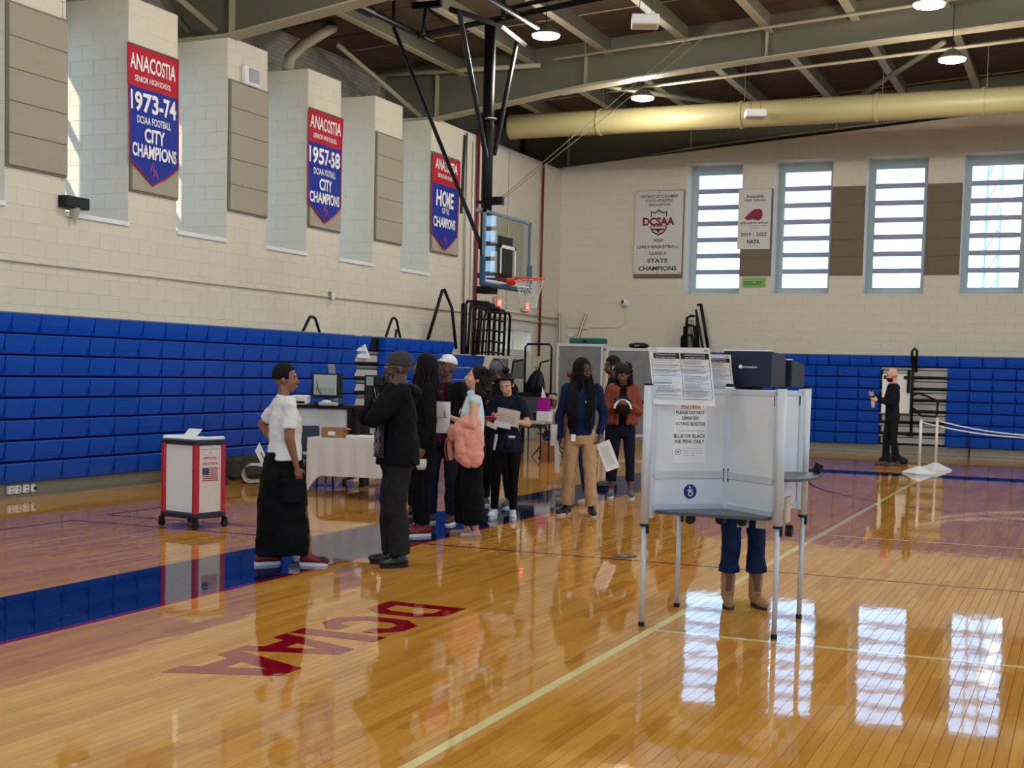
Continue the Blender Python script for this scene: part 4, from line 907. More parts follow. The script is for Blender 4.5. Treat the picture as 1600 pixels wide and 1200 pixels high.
s = ring(MB(), dx + .002, dz - .014, .011, .018, -.0095).path([(dx - .008, -.0095, dz + .014), (dx - .004, -.0095, dz - .002), (dx + .014, -.0095, dz - .002), (dx + .022, -.0095, dz - .02)], .0035, 5).path([(dx - .02, -.0095, dz + .004), (dx - .008, -.0095, dz + .014), (dx + .008, -.0095, dz + .008), (dx + .016, -.0095, dz + .014)], .003, 5)
s.ell((dx - .003, -.0095, dz + .028), (.007, .001, .007), 10, 6); s.build('wheelchair_symbol', PAPER, ac)
# two laminated instruction sheets standing at the top edge
LAM = mat('laminated_sheet', (232, 232, 230), .12, coat=.6, bump=.06, bscale=6)
def sheet(lab, loc, rz, w, h, lean, twist=0):
    r = thing('instruction_sheet', lab, 'sheet', loc, rz, group='laminated instruction sheets')
    def fn(x, z): t = z / h; return (x + .05 * (1 - t) * w / .42, -.05 + .03 * math.sin(t * 3.1) - lean * t + .01 * math.sin(x * 12) + twist * x * t, z)
    def fo(o): return lambda x, z: (fn(x, z)[0], fn(x, z)[1] - o, fn(x, z)[2])
    v = []; f = []; n = 12
    for i in range(n + 1):
        for j in range(n + 1): v.append(fn(w * i / n, h * j / n))
    for i in range(n):
        for j in range(n): a = i * (n + 1) + j; f.append((a, a + n + 1, a + n + 2, a + 1))
    m0 = len(v); v += [(a, b + .0015, c_) for a, b, c_ in v]; f += [tuple(m0 + q for q in reversed(g)) for g in f[:]]
    MB().add((v, f)).build('sheet', LAM, r, smooth=True)
    def tile(x0, x1, z0, z1, o, k=8):
        vs = []; fs = []
        for i in range(k + 1):
            for zz in (z0, z1): vs.append(fo(o)(x0 + (x1 - x0) * i / k, zz))
        for i in range(k): fs.append((2 * i, 2 * i + 2, 2 * i + 3, 2 * i + 1))
        return vs, fs
    MB().add(tile(.03 * w / .42, w * .49, h * .8, h * .9, .003)).build('header_band', INK, r); MB().add(tile(w * .51, w * .97, h * .8, h * .9, .003)).build('header_band', INK, r)
    for u in (.265, .74):
        for z in (.87, .825): MB().add(text('VOTER INSTRUCTIONS' if z > .85 else 'HOW TO MARK YOUR BALLOT', w * u, h * z, w * .33, h * .02, 0, 0.02, fn=fo(.004))).build('lettering', PAPER, r)
    b = MB(); rn = random.Random(5)
    for u0 in (.05, .53):
        z = .77
        while z > .1:
            b.add(tile(w * u0, w * (u0 + rn.uniform(.25, .42)), h * z, h * (z + .006), .003, 4)); z -= rn.choice((.018, .022, .04))
    b.build('print_lines', GREYINK, r)
    fr = MB()
    for z in (.68, .6, .5, .38, .24, .1): fr.add(tile(.03 * w, w * .97, h * z, h * (z + .003), .0035))
    for u in (.03, .5, .965):
        for kz in range(6): fr.add(tile(w * u, w * (u + .006), h * (.1 + kz * .117), h * (.1 + (kz + 1) * .117), .0035, 1))
    fr.build('table_rules', INK, r)
    MB().add(tile(w * .9, w * .96, h * .955, h * .962, .003, 2)).add(tile(w * .9, w * .96, h * .935, h * .942, .003, 2)).build('menu_mark', INK, r)
    q = ring(MB(), 0, 0, .012, .015, 0); q.v = [fo(.003)(w * .09 + a, h * .955 + c_) for a, b_, c_ in q.v]; q.build('seal_print', GREYINK, r)
sheet('large laminated voter instruction sheet curling over the front of the booth', (-2.595, 8.29, 1.43), math.radians(12), .39, .365, -.02)
sheet('second instruction sheet half hidden behind the first on the booth', (-2.50, 8.62, 1.50), math.radians(20), .34, .26, .02, -.05)
NAVYB = mat('navy_privacy_screen', (12, 18, 42), .3, spec=.3)
def screen(lab, x, y, rz, w, h):
    r = thing('privacy_screen', lab, 'privacy screen', (x, y, 1.555), rz, group='navy privacy screens')
    MB().box(0, w, -.004, 0, 0, h).build('front_face', NAVYB, r)
    MB().add(([(w, -.004, 0), (w, -.004, h), (w + .05, .28, h - .02), (w + .05, .28, 0), (w + .004, -.0, 0), (w + .004, 0, h), (w + .054, .28, h - .02), (w + .054, .28, 0)], [(0, 1, 2, 3), (7, 6, 5, 4), (1, 5, 6, 2), (0, 3, 7, 4), (2, 6, 7, 3), (0, 4, 5, 1)])).build('side_face', NAVYB, r)
    MB().add(([(0, -.004, 0), (0, -.004, h), (-.05, .28, h - .02), (-.05, .28, 0), (.004, 0, 0), (.004, 0, h), (-.046, .28, h - .02), (-.046, .28, 0)], [(3, 2, 1, 0), (4, 5, 6, 7), (2, 6, 5, 1), (4, 7, 3, 0), (3, 7, 6, 2), (1, 5, 4, 0)])).build('side_face', NAVYB, r)
    MB().box(-.005, w + .005, -.006, .003, h, h + .008).build('white_edge', PAPER, r)
    ring(MB(), w * .36, h * .56, .0, .013, -.006, 16).build('logo', PAPER, r); MB().add(text('inclusionsolutions', w * .56, h * .555, w * .3, .013, -.006, .02)).build('lettering', PAPER, r)
    MB().box(w * .45, w * .55, .05, .12, -.0, .01).build('base_clip', BLACKP, r)
screen('nearer navy privacy screen on top of the booth', -2.25, 8.88, math.radians(3), .315, .235); screen('farther navy privacy screen peeking out at the right of the booth', -2.15, 9.28, math.radians(4), .27, .185)

# ================================================================== DROP BOX
r = thing('ballot_drop_box', 'white and red wheeled ballot drop box with navy trim and a printed flag', 'drop box', (-7.95, 10.83, 0), math.radians(-12))
DBR = mat('drop_box_red', (184, 26, 40), .4); DBN = mat('drop_box_navy', (24, 26, 46), .4); DBW = mat('drop_box_white', (228, 232, 232), .5)
# local: x towards the left face back (-x), y into depth; corner at origin
w, d, z0, z1 = .49, .38, .1, .87
for x, y in ((-.02, .02), (-w + .02, .02), (-.02, d - .02), (-w + .02, d - .02)):
    MB().box(x - .03, x + .03, y - .03, y + .03, z0 + .04, z1 - .03, .012).build('corner_post', DBR, r)
MB().box(-w + .04, -.04, .01, .02, z0 + .05, z1 - .03).build('front_panel', DBW, r); MB().box(-.02, -.005, .04, d - .04, z0 + .05, z1 - .03).build('side_panel', mat('drop_box_cream', (222, 212, 200), .5), r)
MB().box(-w + .005, -w + .02, .04, d - .04, z0 + .05, z1 - .03).box(-w + .04, -.04, d - .02, d - .01, z0 + .05, z1 - .03).build('back_panel', DBW, r)
MB().box(-w - .015, .015, -.015, d + .015, z0, z0 + .06, .014).build('bottom_tray', DBN, r); MB().box(-w - .012, .012, -.012, d + .012, z1 - .05, z1 + .005, .012).build('top_rim', DBN, r)
MB().box(-w + .01, -.01, .01, d - .01, z1, z1 + .02, .008).box(-w, -w + .03, -.0, d, z1, z1 + .035, .008).box(-.03, 0, 0, d, z1, z1 + .035, .008).build('lid', DBW, r)
MB().add(([(-.34, .12, z1 + .02), (-.16, .12, z1 + .02), (-.19, .24, z1 + .1), (-.37, .24, z1 + .1), (-.34, .135, z1 + .02), (-.16, .135, z1 + .02), (-.19, .255, z1 + .1), (-.37, .255, z1 + .1)], [(0, 1, 2, 3), (7, 6, 5, 4), (0, 4, 5, 1), (1, 5, 6, 2), (2, 6, 7, 3), (3, 7, 4, 0)])).build('slot_flap', DBW, r)
for x, y in ((0, 0), (-w, 0), (0, d), (-w, d)):
    q = MB().tube((x - .015, y, .036), (x + .015, y, .036), .036, n=14).box(x - .02, x + .02, y - .02, y + .02, .05, .1).build('caster', BLACKP, r)
# print on the side panel (faces +x)
def side(mb, name, m):
    mb.v = [(-.004 + (-q[1]) * 1.0, .04 + q[0], q[2]) for q in mb.v]; return mb.build(name, m, r)
D_ = d - .08; cx = D_ / 2
side(MB().add(text('Board of Elections', cx, z1 - .085, D_ * .75, .011, .0, .0)), 'lettering', INK); side(ring(MB(), cx, z1 - .12, .009, .013, 0), 'seal_print', GREYINK)
side(MB().add(text('OFFICIAL', cx, z1 - .175, D_ * .62, .026, 0, .02)), 'lettering', REDINK); side(MB().add(text('DROP BOX', cx, z1 - .23, D_ * .66, .03, 0, .02)), 'lettering', REDINK)
f0, f1 = .05, D_ - .05; fz1, fz0 = z1 - .27, z1 - .40; hh = (fz1 - fz0) / 13
st = MB()
for k in range(0, 13, 2): st.box(f0 if k > 6 or True else f0, f1, -.001, 0, fz1 - (k + 1) * hh, fz1 - k * hh)
side(st, 'flag_stripes', REDINK); side(MB().box(f0, f0 + (f1 - f0) * .4, -.003, -.001, fz1 - 7 * hh, fz1), 'flag_canton', mat('flag_blue', (60, 66, 120), .6))

# bags and paper by the bleachers
r = thing('patterned_bag', 'red floral bag slumped against the bleachers beside the drop box', 'bag', (-11.1, 15.0, 0), 0)
MB().ell((0, 0, .17), (.17, .22, .18), 14, 10).build('bag_body', mat('red_floral_cloth', (110, 30, 40), .8, var=.8, vscale=14), r, smooth=True); MB().path([(0, -.1, .3), (0, -.05, .42), (0, .06, .42), (0, .1, .3)], .012, 6).build('handle', BLACKP, r)
r = thing('shoe_box', 'flat purple box on the floor in front of the floral bag', 'box', (-10.75, 15.05, 0), .3)
MB().box(-.16, .16, -.12, .12, 0, .1, .01).build('box_body', mat('purple_card', (92, 40, 86), .5), r); MB().box(.08, .15, -.122, -.12, .03, .08).build('label', mat('pink_label', (200, 150, 180), .6), r)
r = thing('duffel_bag', 'olive duffel bag on the floor against the bleachers', 'bag', (-11.0, 16.1, 0), RZL)
MB().box(-.35, .42, -.13, .13, 0, .33, .06).build('bag_body', mat('olive_canvas', (62, 60, 38), .85, bump=.3, bscale=30), r); MB().path([(-.25, -.13, .15), (-.2, -.15, .34), (.2, -.15, .34), (.25, -.13, .15)], .014, 6).build('handle', mat('olive_canvas', (62, 60, 38), .85), r); MB().box(-.3, .35, -.01, .01, .33, .337).build('zip', BLACKP, r)
b = MB(); vs = []; n = 16; roll = []
for k in range(n + 1):
    t = k / n; a = PI * 1.15 * t; rr = .12; roll.append((-.0 + rr * math.sin(a) * -1.2, rr - rr * math.cos(a)) if t < 1 else (0, 2 * rr))
r = thing('curled_poster', 'white curled poster lying on the floor beside the duffel bag', 'poster', (-10.5, 15.75, 0.002), math.radians(30))
prof = [(.42 - .05 * k, .0) for k in range(4)] + [(.2, .005), (.05, .02)] + [(-.1 - .12 * math.sin(a), .125 - .12 * math.cos(a)) for a in (0.2, .6, 1., 1.5, 2., 2.5, 2.9)] + [(.0, .245), (.15, .2), (.35, .12), (.5, .06)]
vs = [(x, yy, z + .0) for x, z in prof for yy in (-.25, .25)]; vs += [(x, y, z + .003) for x, y, z in vs]; m0 = len(prof) * 2
f = [(2 * i, 2 * i + 1, 2 * i + 3, 2 * i + 2) for i in range(len(prof) - 1)]; f += [tuple(m0 + q for q in reversed(g)) for g in f]
MB().add((vs, f)).build('sheet', PAPER, r, smooth=True)
MB().add(([(.1, -.18, .222), (.3, -.18, .15), (.3, -.05, .15), (.1, -.05, .222)], [(0, 1, 2, 3)])).build('print', INK, r)

# ================================================================== TABLE AREA
r = thing('folding_table', 'folding table under the white cloth, with grey steel legs', 'table', (-8.35, 14.85, 0), math.radians(8))
MB().box(-.5, .57, -.42, .42, .7, .735, .01).build('tabletop', mat('grey_laminate', (180, 178, 170), .5), r)
for x in (-.38, .45):
    for s in (-1, 1): MB().path([(x, s * .05, .7), (x, s * .3, .3), (x + .02, s * .36, .02), (x + .02, s * .4, .02)], .014, 6).build('leg', GALV, r, smooth=True)
    MB().path([(x, -.3, .3), (x, .3, .3)], .01, 6).build('leg_brace', BLACKM, r)
CLOTH = mat('white_tablecloth', (222, 220, 214), .75, bump=.25, bscale=7)
v = []; f = []; xs = 40; per = []
hx0, hx1, hy0, hy1 = -.56, .62, -.47, .47
def peri(t):
    L1, L2 = hx1 - hx0, hy1 - hy0; P = 2 * (L1 + L2); s = (t % 1) * P
    if s < L1: return hx0 + s, hy0, 0, -1
    s -= L1
    if s < L2: return hx1, hy0 + s, 1, 0
    s -= L2
    if s < L1: return hx1 - s, hy1, 0, 1
    s -= L1; return hx0, hy1 - s, -1, 0
N = 140; lvl = 8
for j in range(lvl + 1):
    for i in range(N):
        x, y, nx, ny = peri(i / N); t = j / lvl
        corner = max(0, 1 - min(math.hypot(x - cx_, y - cy_) for cx_, cy_ in ((hx0, hy0), (hx1, hy0), (hx1, hy1), (hx0, hy1))) / .18)
        drop = .47 + .24 * corner ** 1.5; o = (.012 * math.sin(i * .9) + .02 * corner) * t + .005
        v.append((x + nx * o - .03 * t * nx * (1 - corner), y + ny * o, .745 - drop * t))
for j in range(lvl):
    for i in range(N): a = j * N + i; b_ = j * N + (i + 1) % N; f.append((a, a + N, b_ + N, b_))
f.append(tuple(range(N)))
tc_ = thing('tablecloth', 'white cloth draped over the folding table behind the woman in the white shirt', 'tablecloth', (-8.35, 14.85, 0), math.radians(8)); MB().add((v, f)).build('cloth', CLOTH, tc_, smooth=False)
def T8(x, y, z): a = math.radians(8); return (-8.35 + x * math.cos(a) - y * math.sin(a), 14.85 + x * math.sin(a) + y * math.cos(a), z)
KRAFT = mat('brown_cardboard', (158, 112, 72), .8)
r = thing('cardboard_box', 'open brown cardboard box with a white label on the white tablecloth', 'box', T8(-.28, -.28, .747), math.radians(18))
MB().box(-.14, .14, -.1, .1, 0, .008).box(-.14, .14, -.1, -.092, 0, .12).box(-.14, .14, .092, .1, 0, .12).box(-.14, -.132, -.1, .1, 0, .12).box(.132, .14, -.1, .1, 0, .12).build('box_body', KRAFT, r); MB().box(-.06, .03, -.103, -.1, .03, .075).build('label', PAPER, r)
MB().add(([(.14, -.1, .12), (.14, .1, .12), (.2, .1, .1), (.2, -.1, .1)], [(0, 1, 2, 3)])).build('flap', KRAFT, r)
r = thing('plastic_wrap', 'clear wrapped stack of papers lying on the tablecloth beside the box', 'papers', T8(.12, -.25, .747), .1); MB().box(-.22, .2, -.12, .12, 0, .03, .01).build('stack', mat('white_wrap', (226, 226, 222), .3), r); MB().box(-.1, .12, -.1, .1, .03, .036).build('top_sheet', PAPER, r)
r = thing('water_bottle', 'clear water bottle standing on the white tablecloth', 'bottle', T8(.14, .02, .747), 0)
MB().lathe([(.03, 0), (.033, .01), (.033, .07), (.03, .09), (.033, .11), (.033, .17), (.014, .21), (.013, .225)], n=16).build('bottle_body', mat('bottle_plastic', (176, 186, 196), .15), r, smooth=True); MB().lathe([(.016, .215), (.016, .24)], n=12).build('cap', PAPER, r); MB().lathe([(.034, .1), (.034, .15)], n=16).build('label', mat('pale_blue_label', (140, 160, 200), .5), r)
r = thing('sanitizer_bottle', 'white pump bottle at the right end of the tablecloth', 'bottle', T8(.42, .05, .747), 0)
MB().lathe([(.04, 0), (.042, .01), (.042, .14), (.02, .17), (.018, .19)], n=16).build('bottle_body', mat('milky_plastic', (214, 222, 218), .3), r, smooth=True); MB().tube((0, 0, .19), (0, 0, .24), .008, n=8).box(-.04, .01, -.008, .008, .235, .25).build('pump', PAPER, r); MB().box(-.03, .03, -.044, -.04, .04, .11).build('label', PAPER, r)
r = thing('green_cap_jar', 'small jar with a green lid on the tablecloth', 'jar', T8(.29, -.08, .747), 0); MB().lathe([(.025, 0), (.025, .045)], n=12).build('jar_body', mat('milky_plastic', (214, 222, 218), .3), r); MB().lathe([(.026, .045), (.026, .065)], n=12).build('lid', mat('green_lid', (70, 120, 96), .5), r)
# poll machine cabinet behind the table
r = thing('equipment_cabinet', 'white rounded equipment cabinet with a black counter behind the table', 'cabinet', (-9.45, 15.75, 0), math.radians(14))
MB().box(-.45, .32, 0, .5, .1, 1.07, .05).build('cabinet_body', mat('cabinet_white', (214, 214, 208), .45), r); MB().box(-.47, .37, -.03, .55, 1.06, 1.10, .012).build('counter', BLACKP, r); MB().box(.3, .36, -.02, .5, .1, 1.07, .02).build('edge_frame', BLACKP, r)
for x in (-.35, .25): MB().tube((x - .02, .1, .05), (x + .02, .1, .05), .05, n=12).box(x - .02, x + .02, .08, .12, .05, .12).build('caster', BLACKP, r)
r = thing('laptop', 'black laptop seen from behind with a silver patch, open on the counter', 'laptop', (-9.42, 15.7, 1.101), math.radians(18))
MB().box(-.2, .22, .02, .06, .1, .43, .01).build('screen_back', BLACKP, r); MB().box(-.17, .14, .012, .02, .14, .41).build('vented_panel', mat('silver_panel', (168, 174, 168), .4), r); MB().box(-.16, .2, -.02, .2, 0, .05, .01).build('base', BLACKP, r); MB().box(-.02, .04, .03, .06, .04, .12).build('stand', BLACKP, r)
b = MB()
for k in range(14): b.box(-.14 + k * .018, -.135 + k * .018, .008, .012, .16, .24)
b.build('vents', GREYINK, r); MB().path([(-.13, .01, .33), (-.1, -.02, .2), (-.02, -.02, .1)], .005, 5).build('cable', BLACKP, r)
r = thing('white_printer', 'small white device on the counter beside the laptop', 'device', (-9.78, 15.6, 1.101), math.radians(14)); MB().box(-.1, .12, -.05, .15, 0, .13, .02).build('case', WHITEP, r); MB().box(-.08, .1, -.055, -.05, .02, .05).build('slot', BLACKP, r)
r = thing('grey_device', 'low grey scanner lying on the counter in front of the laptop', 'device', (-9.3, 15.55, 1.101), math.radians(14)); MB().box(-.12, .14, -.06, .06, 0, .05, .015).build('case', mat('light_grey_plastic', (170, 170, 164), .5), r); MB().ell((-.02, 0, .05), (.07, .05, .03), 12, 6).build('cover', WHITEP, r)
r = thing('computer_tower', 'black computer tower with a silver card reader beside the laptop', 'computer', (-8.86, 16.0, 1.101), math.radians(14)); MB().box(-.13, .18, 0, .3, 0, .42, .01).build('case', BLACKP, r); MB().box(-.1, .0, -.006, 0, .28, .4).build('card_reader', GALV, r); MB().box(.02, .14, -.05, 0, .28, .41, .01).build('side_module', BLACKP, r)
MB().box(-.18, .36, -.02, .4, -.06, 0).box(.3, .36, .0, .3, -1.1, -.06).box(-.18, -.12, .0, .3, -1.1, -.06).build('stand', BLACKP, r)
r = thing('tilted_sign_stand', 'grey angled stand sticking up behind the laptop', 'stand', (-9.6, 16.3, 1.101), math.radians(14)); MB().add(([(-.05, 0, 0), (.02, 0, 0), (-.05, 0, .56), (-.14, 0, .56), (-.05, .02, 0), (.02, .02, 0), (-.05, .02, .56), (-.14, .02, .56)], [(0, 1, 2, 3), (7, 6, 5, 4), (0, 4, 5, 1), (1, 5, 6, 2), (2, 6, 7, 3), (3, 7, 4, 0)])).build('arm', mat('grey_stand', (140, 140, 134), .5), r); MB().box(-.12, .1, -.08, .1, -0.0, .015).build('foot', BLACKP, r)
r = thing('black_ballot_case', 'black open computer case behind the water bottle, on a stool', 'case', (-8.28, 15.65, 0), math.radians(14))
MB().box(-.26, .16, 0, .3, .72, .98, .01).build('case_body', BLACKP, r); MB().box(-.28, .18, -.02, .32, .98, 1.02, .01).build('lid', mat('dark_grey_plastic', (52, 54, 56), .5), r); MB().box(-.2, -.16, .05, .25, 0, .72).box(.08, .12, .05, .25, 0, .72).build('stool_leg', BLACKM, r); MB().path([(-.2, 0, 1.02), (-.15, 0, 1.09), (.1, 0, 1.09), (.15, 0, 1.02)], .012, 6).build('handle', BLACKP, r)
r = thing('tablet_stand', 'white leaflet and grey tablet propped on the black case', 'tablet', (-8.42, 15.65, 1.09), math.radians(14)); MB().box(-.16, -.06, .1, .13, 0, .25).build('leaflet', PAPER, r); MB().box(-.06, .08, .05, .07, .0, .23, .005).build('tablet_frame', WHITEP, r); MB().box(-.045, .065, .045, .05, .03, .19).build('screen', mat('grey_blue_screen', (86, 98, 116), .2), r)
r = thing('black_chair', 'teal black folding chair back between the woman in white and the table', 'chair', (-9.25, 15.1, 0), math.radians(60))
CHB = mat('teal_black_plastic', (30, 48, 58), .5)
MB().box(-.22, .22, -.2, .2, .43, .46, .015).build('seat', CHB, r); MB().box(-.22, .22, .2, .24, .5, .84, .02).build('backrest', CHB, r)
for x in (-.2, .2):
    for y_, y2 in ((-.18, -.2), (.2, .24)): MB().tube((x, y2, 0), (x, y_, .45), .012, n=8).build('leg', BLACKM, r)
# A-frame sign on the bleachers
r = thing('tabletop_sign', 'small white A-shaped sign with blue print standing on the bleacher steps', 'sign', (-11.55, 20.1, 1.78), math.radians(75))
MB().add(([(-.02, -.16, 0), (.28, -.16, 0), (.22, 0, .4), (.06, 0, .4), (-.02, .16, 0), (.28, .16, 0)], [(0, 1, 2, 3), (5, 4, 3, 2), (0, 3, 4), (1, 5, 2), (0, 4, 5, 1)])).build('sign_body', mat('grey_white_card', (206, 206, 206), .6), r)
for k, (z, w) in enumerate(((.3, .09), (.2, .05), (.1, .12))):
    yb = -.16 * (1 - z / .4) - .004; MB().add(([(.14 - w / 2, yb - .01, z - .025), (.14 + w / 2, yb - .01, z - .025), (.14 + w / 2, yb + .01, z + .025), (.14 - w / 2, yb + .01, z + .025)], [(0, 1, 2, 3)])).build('print', mat('light_blue_print', (110, 150, 205), .6), r)
# ================================================================== BACK LEFT: partition, racks, gift table
PM = mat('silver_mesh_panel', (122, 124, 126), .5, .2, bump=.3, bscale=60, var=.35, vscale=5)
def partition(lab, x0, x1, y, z1, rz=0):
    r = thing('rolling_partition', lab, 'partition', (x0, y, 0), rz, group='grey framed partitions'); w = x1 - x0
    MB().box(0, w, -.01, .01, .3, z1 - .05).build('panel', PM, r); MB().box(0, .05, -.025, .025, .12, z1).box(w - .05, w, -.025, .025, .12, z1).box(.05, w - .05, -.025, .025, z1 - .06, z1).box(.05, w - .05, -.025, .025, .25, .31).build('frame', ALUM, r)
    for x in (.02, w - .02): MB().box(x - .02, x + .02, -.3, .3, .06, .12).build('foot', GALV, r); 
    for x in (.02, w - .02):
        for s in (-.27, .27): MB().tube((x - .012, s, .03), (x + .012, s, .03), .03, n=10).build('caster', BLACKP, r)
partition('left grey framed partition behind the crowd', -10.88, -9.79, 28.0, 2.26); partition('right grey framed partition, behind the curly haired women', -9.74, -7.95, 28.05, 2.18)
r = thing('whiteboard_frame', 'dark framed board showing behind the right partition', 'board', (-8.75, 28.5, 1.2), 0); MB().box(0, .5, 0, .03, 0, .85).build('board', mat('grey_board', (140, 142, 140), .5), r); MB().box(-.03, .53, -.01, .0, .85, .89).box(.5, .53, -.01, 0, 0, .85).build('frame', GREYINK, r); MB().box(.2, .25, 0, .03, -1.2, 0).build('leg', GALV, r)
r = thing('teal_case', 'flat teal case lying on top of the left partition shelf', 'case', (-10.3, 28.35, 2.27), 0); MB().box(-.38, .42, -.15, .15, 0, .12, .02).build('case_body', mat('teal_plastic', (20, 92, 88), .5), r); MB().box(-.05, .05, -.17, -.15, .03, .07).build('latch', BLACKP, r)
r = thing('black_case', 'black rounded case on top of the right partition', 'case', (-9.1, 28.35, 2.19), 0); MB().ell((0, 0, .05), (.24, .14, .07), 14, 8).build('case_body', BLACKP, r, smooth=True); MB().box(-.05, .05, -.15, -.12, .03, .07).build('latch', GALV, r)
r = thing('storage_shelf', 'grey shelf unit standing behind the partitions', 'shelf', (-10.9, 28.2, 0), 0)
MB().box(0, 2.3, 0, .4, 2.13, 2.17).build('top_board', GALV, r)
for x in (0.02, 2.28):
    for y_ in (.02, .38): MB().tube((x, y_, 0), (x, y_, 2.13), .02, n=6).build('post', GALV, r)
for xa, za, xb, zb, lab in ((-12.1, 2.0, -12.2, 3.1, 'left of two grey poles leaning in the far corner'), (-11.72, 2.2, -11.5, 3.08, 'right of two grey poles leaning against the far wall')):
    tag(MB().path([(xa, 31.3, 0), (xa, 31.3, za), (xb, 31.5, zb)], .035, 8).build('leaning_pole', GALV), lab, 'pole', 'grey poles leaning in the corner')
r = thing('wire_rack', 'tall black tubular frame rack in front of the white doors', 'rack', (-10.4, 25.0, 0), math.radians(5))
MB().path([(0, 0, 0), (0, 0, 2.1), (.05, 0, 2.17), (.5, 0, 2.17), (.55, 0, 2.1), (.55, 0, 0)], .022, 8).build('frame', BLACKM, r, smooth=True); MB().box(-.15, .6, -.25, .3, 1.12, 1.2).build('shelf', BLACKM, r); MB().path([(.5, -.02, 1.85), (.42, -.3, 1.8), (.33, -.35, 1.2)], .02, 8).build('side_rail', BLACKM, r, smooth=True); MB().path([(-.05, -.02, 1.85), (-.15, -.3, 1.8), (-.2, -.35, 1.2)], .02, 8).build('side_rail', BLACKM, r)
for x, y_ in ((-.12, -.22), (.58, -.22), (-.12, .27)): MB().tube((x, y_, 0), (x, y_, 1.12), .02, n=8).build('leg', BLACKM, r)
MB().box(-.15, .6, -.26, -.25, .5, 1.12).build('back_panel', mat('dark_grey_mesh', (60, 60, 60), .6), r)
r = thing('black_backpack', 'black backpack sitting on the wire rack shelf', 'backpack', (-10.15, 24.95, 1.205), 0)
MB().add(loft([(0, .2, .12, 0, 0), (.15, .21, .13, 0, 0), (.32, .15, .1, .03, 0), (.42, .08, .06, .05, 0), (.45, .03, .03, .05, 0)], 14)).build('bag_body', BLACKP, r, smooth=True); MB().path([(.05, -.05, .42), (.05, -.1, .5), (.05, .05, .5), (.05, .05, .42)], .01, 5).build('handle', BLACKP, r)
r = thing('side_table', 'small table under the magenta gift bag', 'table', (-8.92, 22.2, 0), 0)
MB().box(-.35, .15, -.25, .25, .7, .74, .01).build('tabletop', mat('grey_laminate', (180, 178, 170), .5), r)
for x in (-.3, .1):
    for y_ in (-.2, .2): MB().tube((x, y_, 0), (x, y_, .7), .012, n=6).build('leg', BLACKM, r)
r = thing('gift_bag', 'shiny magenta gift bag with white tissue paper', 'gift bag', (-8.83, 22.15, .742), 0)
MB().box(-.1, .1, -.05, .05, .18, .42, .004).build('bag_body', mat('magenta_foil', (186, 14, 158), .3, .4, bump=.8, bscale=22), r); MB().add(([(-.06, 0, .42), (.04, 0, .42), (-.04, 0, .62), (-.05, .03, .42)], [(0, 1, 2), (1, 3, 2), (3, 0, 2)])).build('tissue', PAPER, r); MB().box(-.12, .14, -.06, .08, 0, .18, .01).build('white_box', WHITEP, r)
r = thing('paper_bag', 'brown paper shopping bag on the floor by the seated woman', 'bag', (-8.98, 22.85, 0), .1)
MB().box(-.15, .15, -.1, .1, 0, .36, .004).build('bag_body', mat('kraft_paper', (146, 96, 56), .8, bump=.3, bscale=12), r); MB().path([(-.06, -.1, .36), (-.05, -.1, .43), (.05, -.1, .43), (.06, -.1, .36)], .006, 5).build('handle', KRAFT, r)
def fchair(lab, loc, rz):
    r = thing('folding_chair', lab, 'chair', loc, rz, group='dark folding chairs'); c_ = BLACKM
    MB().box(-.22, .22, -.22, .2, .43, .455, .012).build('seat', BLACKP, r); MB().box(-.21, .21, .24, .26, .62, .85, .01).build('backrest', BLACKP, r)
    for x in (-.22, .22): MB().path([(x, -.26, 0), (x, .1, .45), (x, .27, .85)], .012, 6).build('leg', c_, r); MB().path([(x * .92, .28, 0), (x * .92, -.1, .44)], .012, 6).build('leg', c_, r)
    MB().tube((-.2, .2, .12), (.2, .2, .12), .008, n=6).build('stretcher', c_, r)
fchair('dark folding chair under the seated woman', (-9.36, 23.8, 0), math.radians(130))
r = thing('plant_pot_bag', 'lime green tote hanging on the folding chair', 'bag', (-8.85, 23.35, 0), 0); MB().box(-.05, .06, -.04, .04, 0, .3, .02).build('bag_body', mat('lime_cloth', (150, 178, 92), .7, var=.3, vscale=12), r); MB().path([(-.05, 0, .29), (0, 0, .4), (.05, 0, .29)], .01, 5).build('strap', mat('lime_cloth', (150, 178, 92), .7), r)
# ================================================================== RIGHT: posts and rope, floor robot
PV = mat('white_plastic_post', (222, 216, 202), .5)
def stanchion(lab, x, y):
    r = thing('rope_post', lab, 'post', (x, y, 0), math.radians(40), group='white rope posts')
    MB().tube((0, 0, .12), (0, 0, .92), .025, n=12).build('pole', PV, r, smooth=True); b = MB(); q = .21
    b.add(([(-q, -q, 0), (q, -q, 0), (q, q, 0), (-q, q, 0), (-q, -q, .02), (q, -q, .02), (q, q, .02), (-q, q, .02), (-.03, -.03, .13), (.03, -.03, .13), (.03, .03, .13), (-.03, .03, .13)], [(3, 2, 1, 0), (0, 1, 5, 4), (1, 2, 6, 5), (2, 3, 7, 6), (3, 0, 4, 7), (4, 5, 9, 8), (5, 6, 10, 9), (6, 7, 11, 10), (7, 4, 8, 11), (8, 9, 10, 11)])).build('base', WHITEP, r); MB().ell((0, 0, .92), .03, 10, 6).build('cap', PV, r)
stanchion('nearer white rope post with a pyramid base', -2.645, 24.4); stanchion('farther white rope post beside the steps', -2.5, 25.68); stanchion('white rope post holding the far end of the near chain, out of frame', 1.0, 24.6); stanchion('white rope post holding the far end of the rear chain, out of frame', 1.0, 25.7)
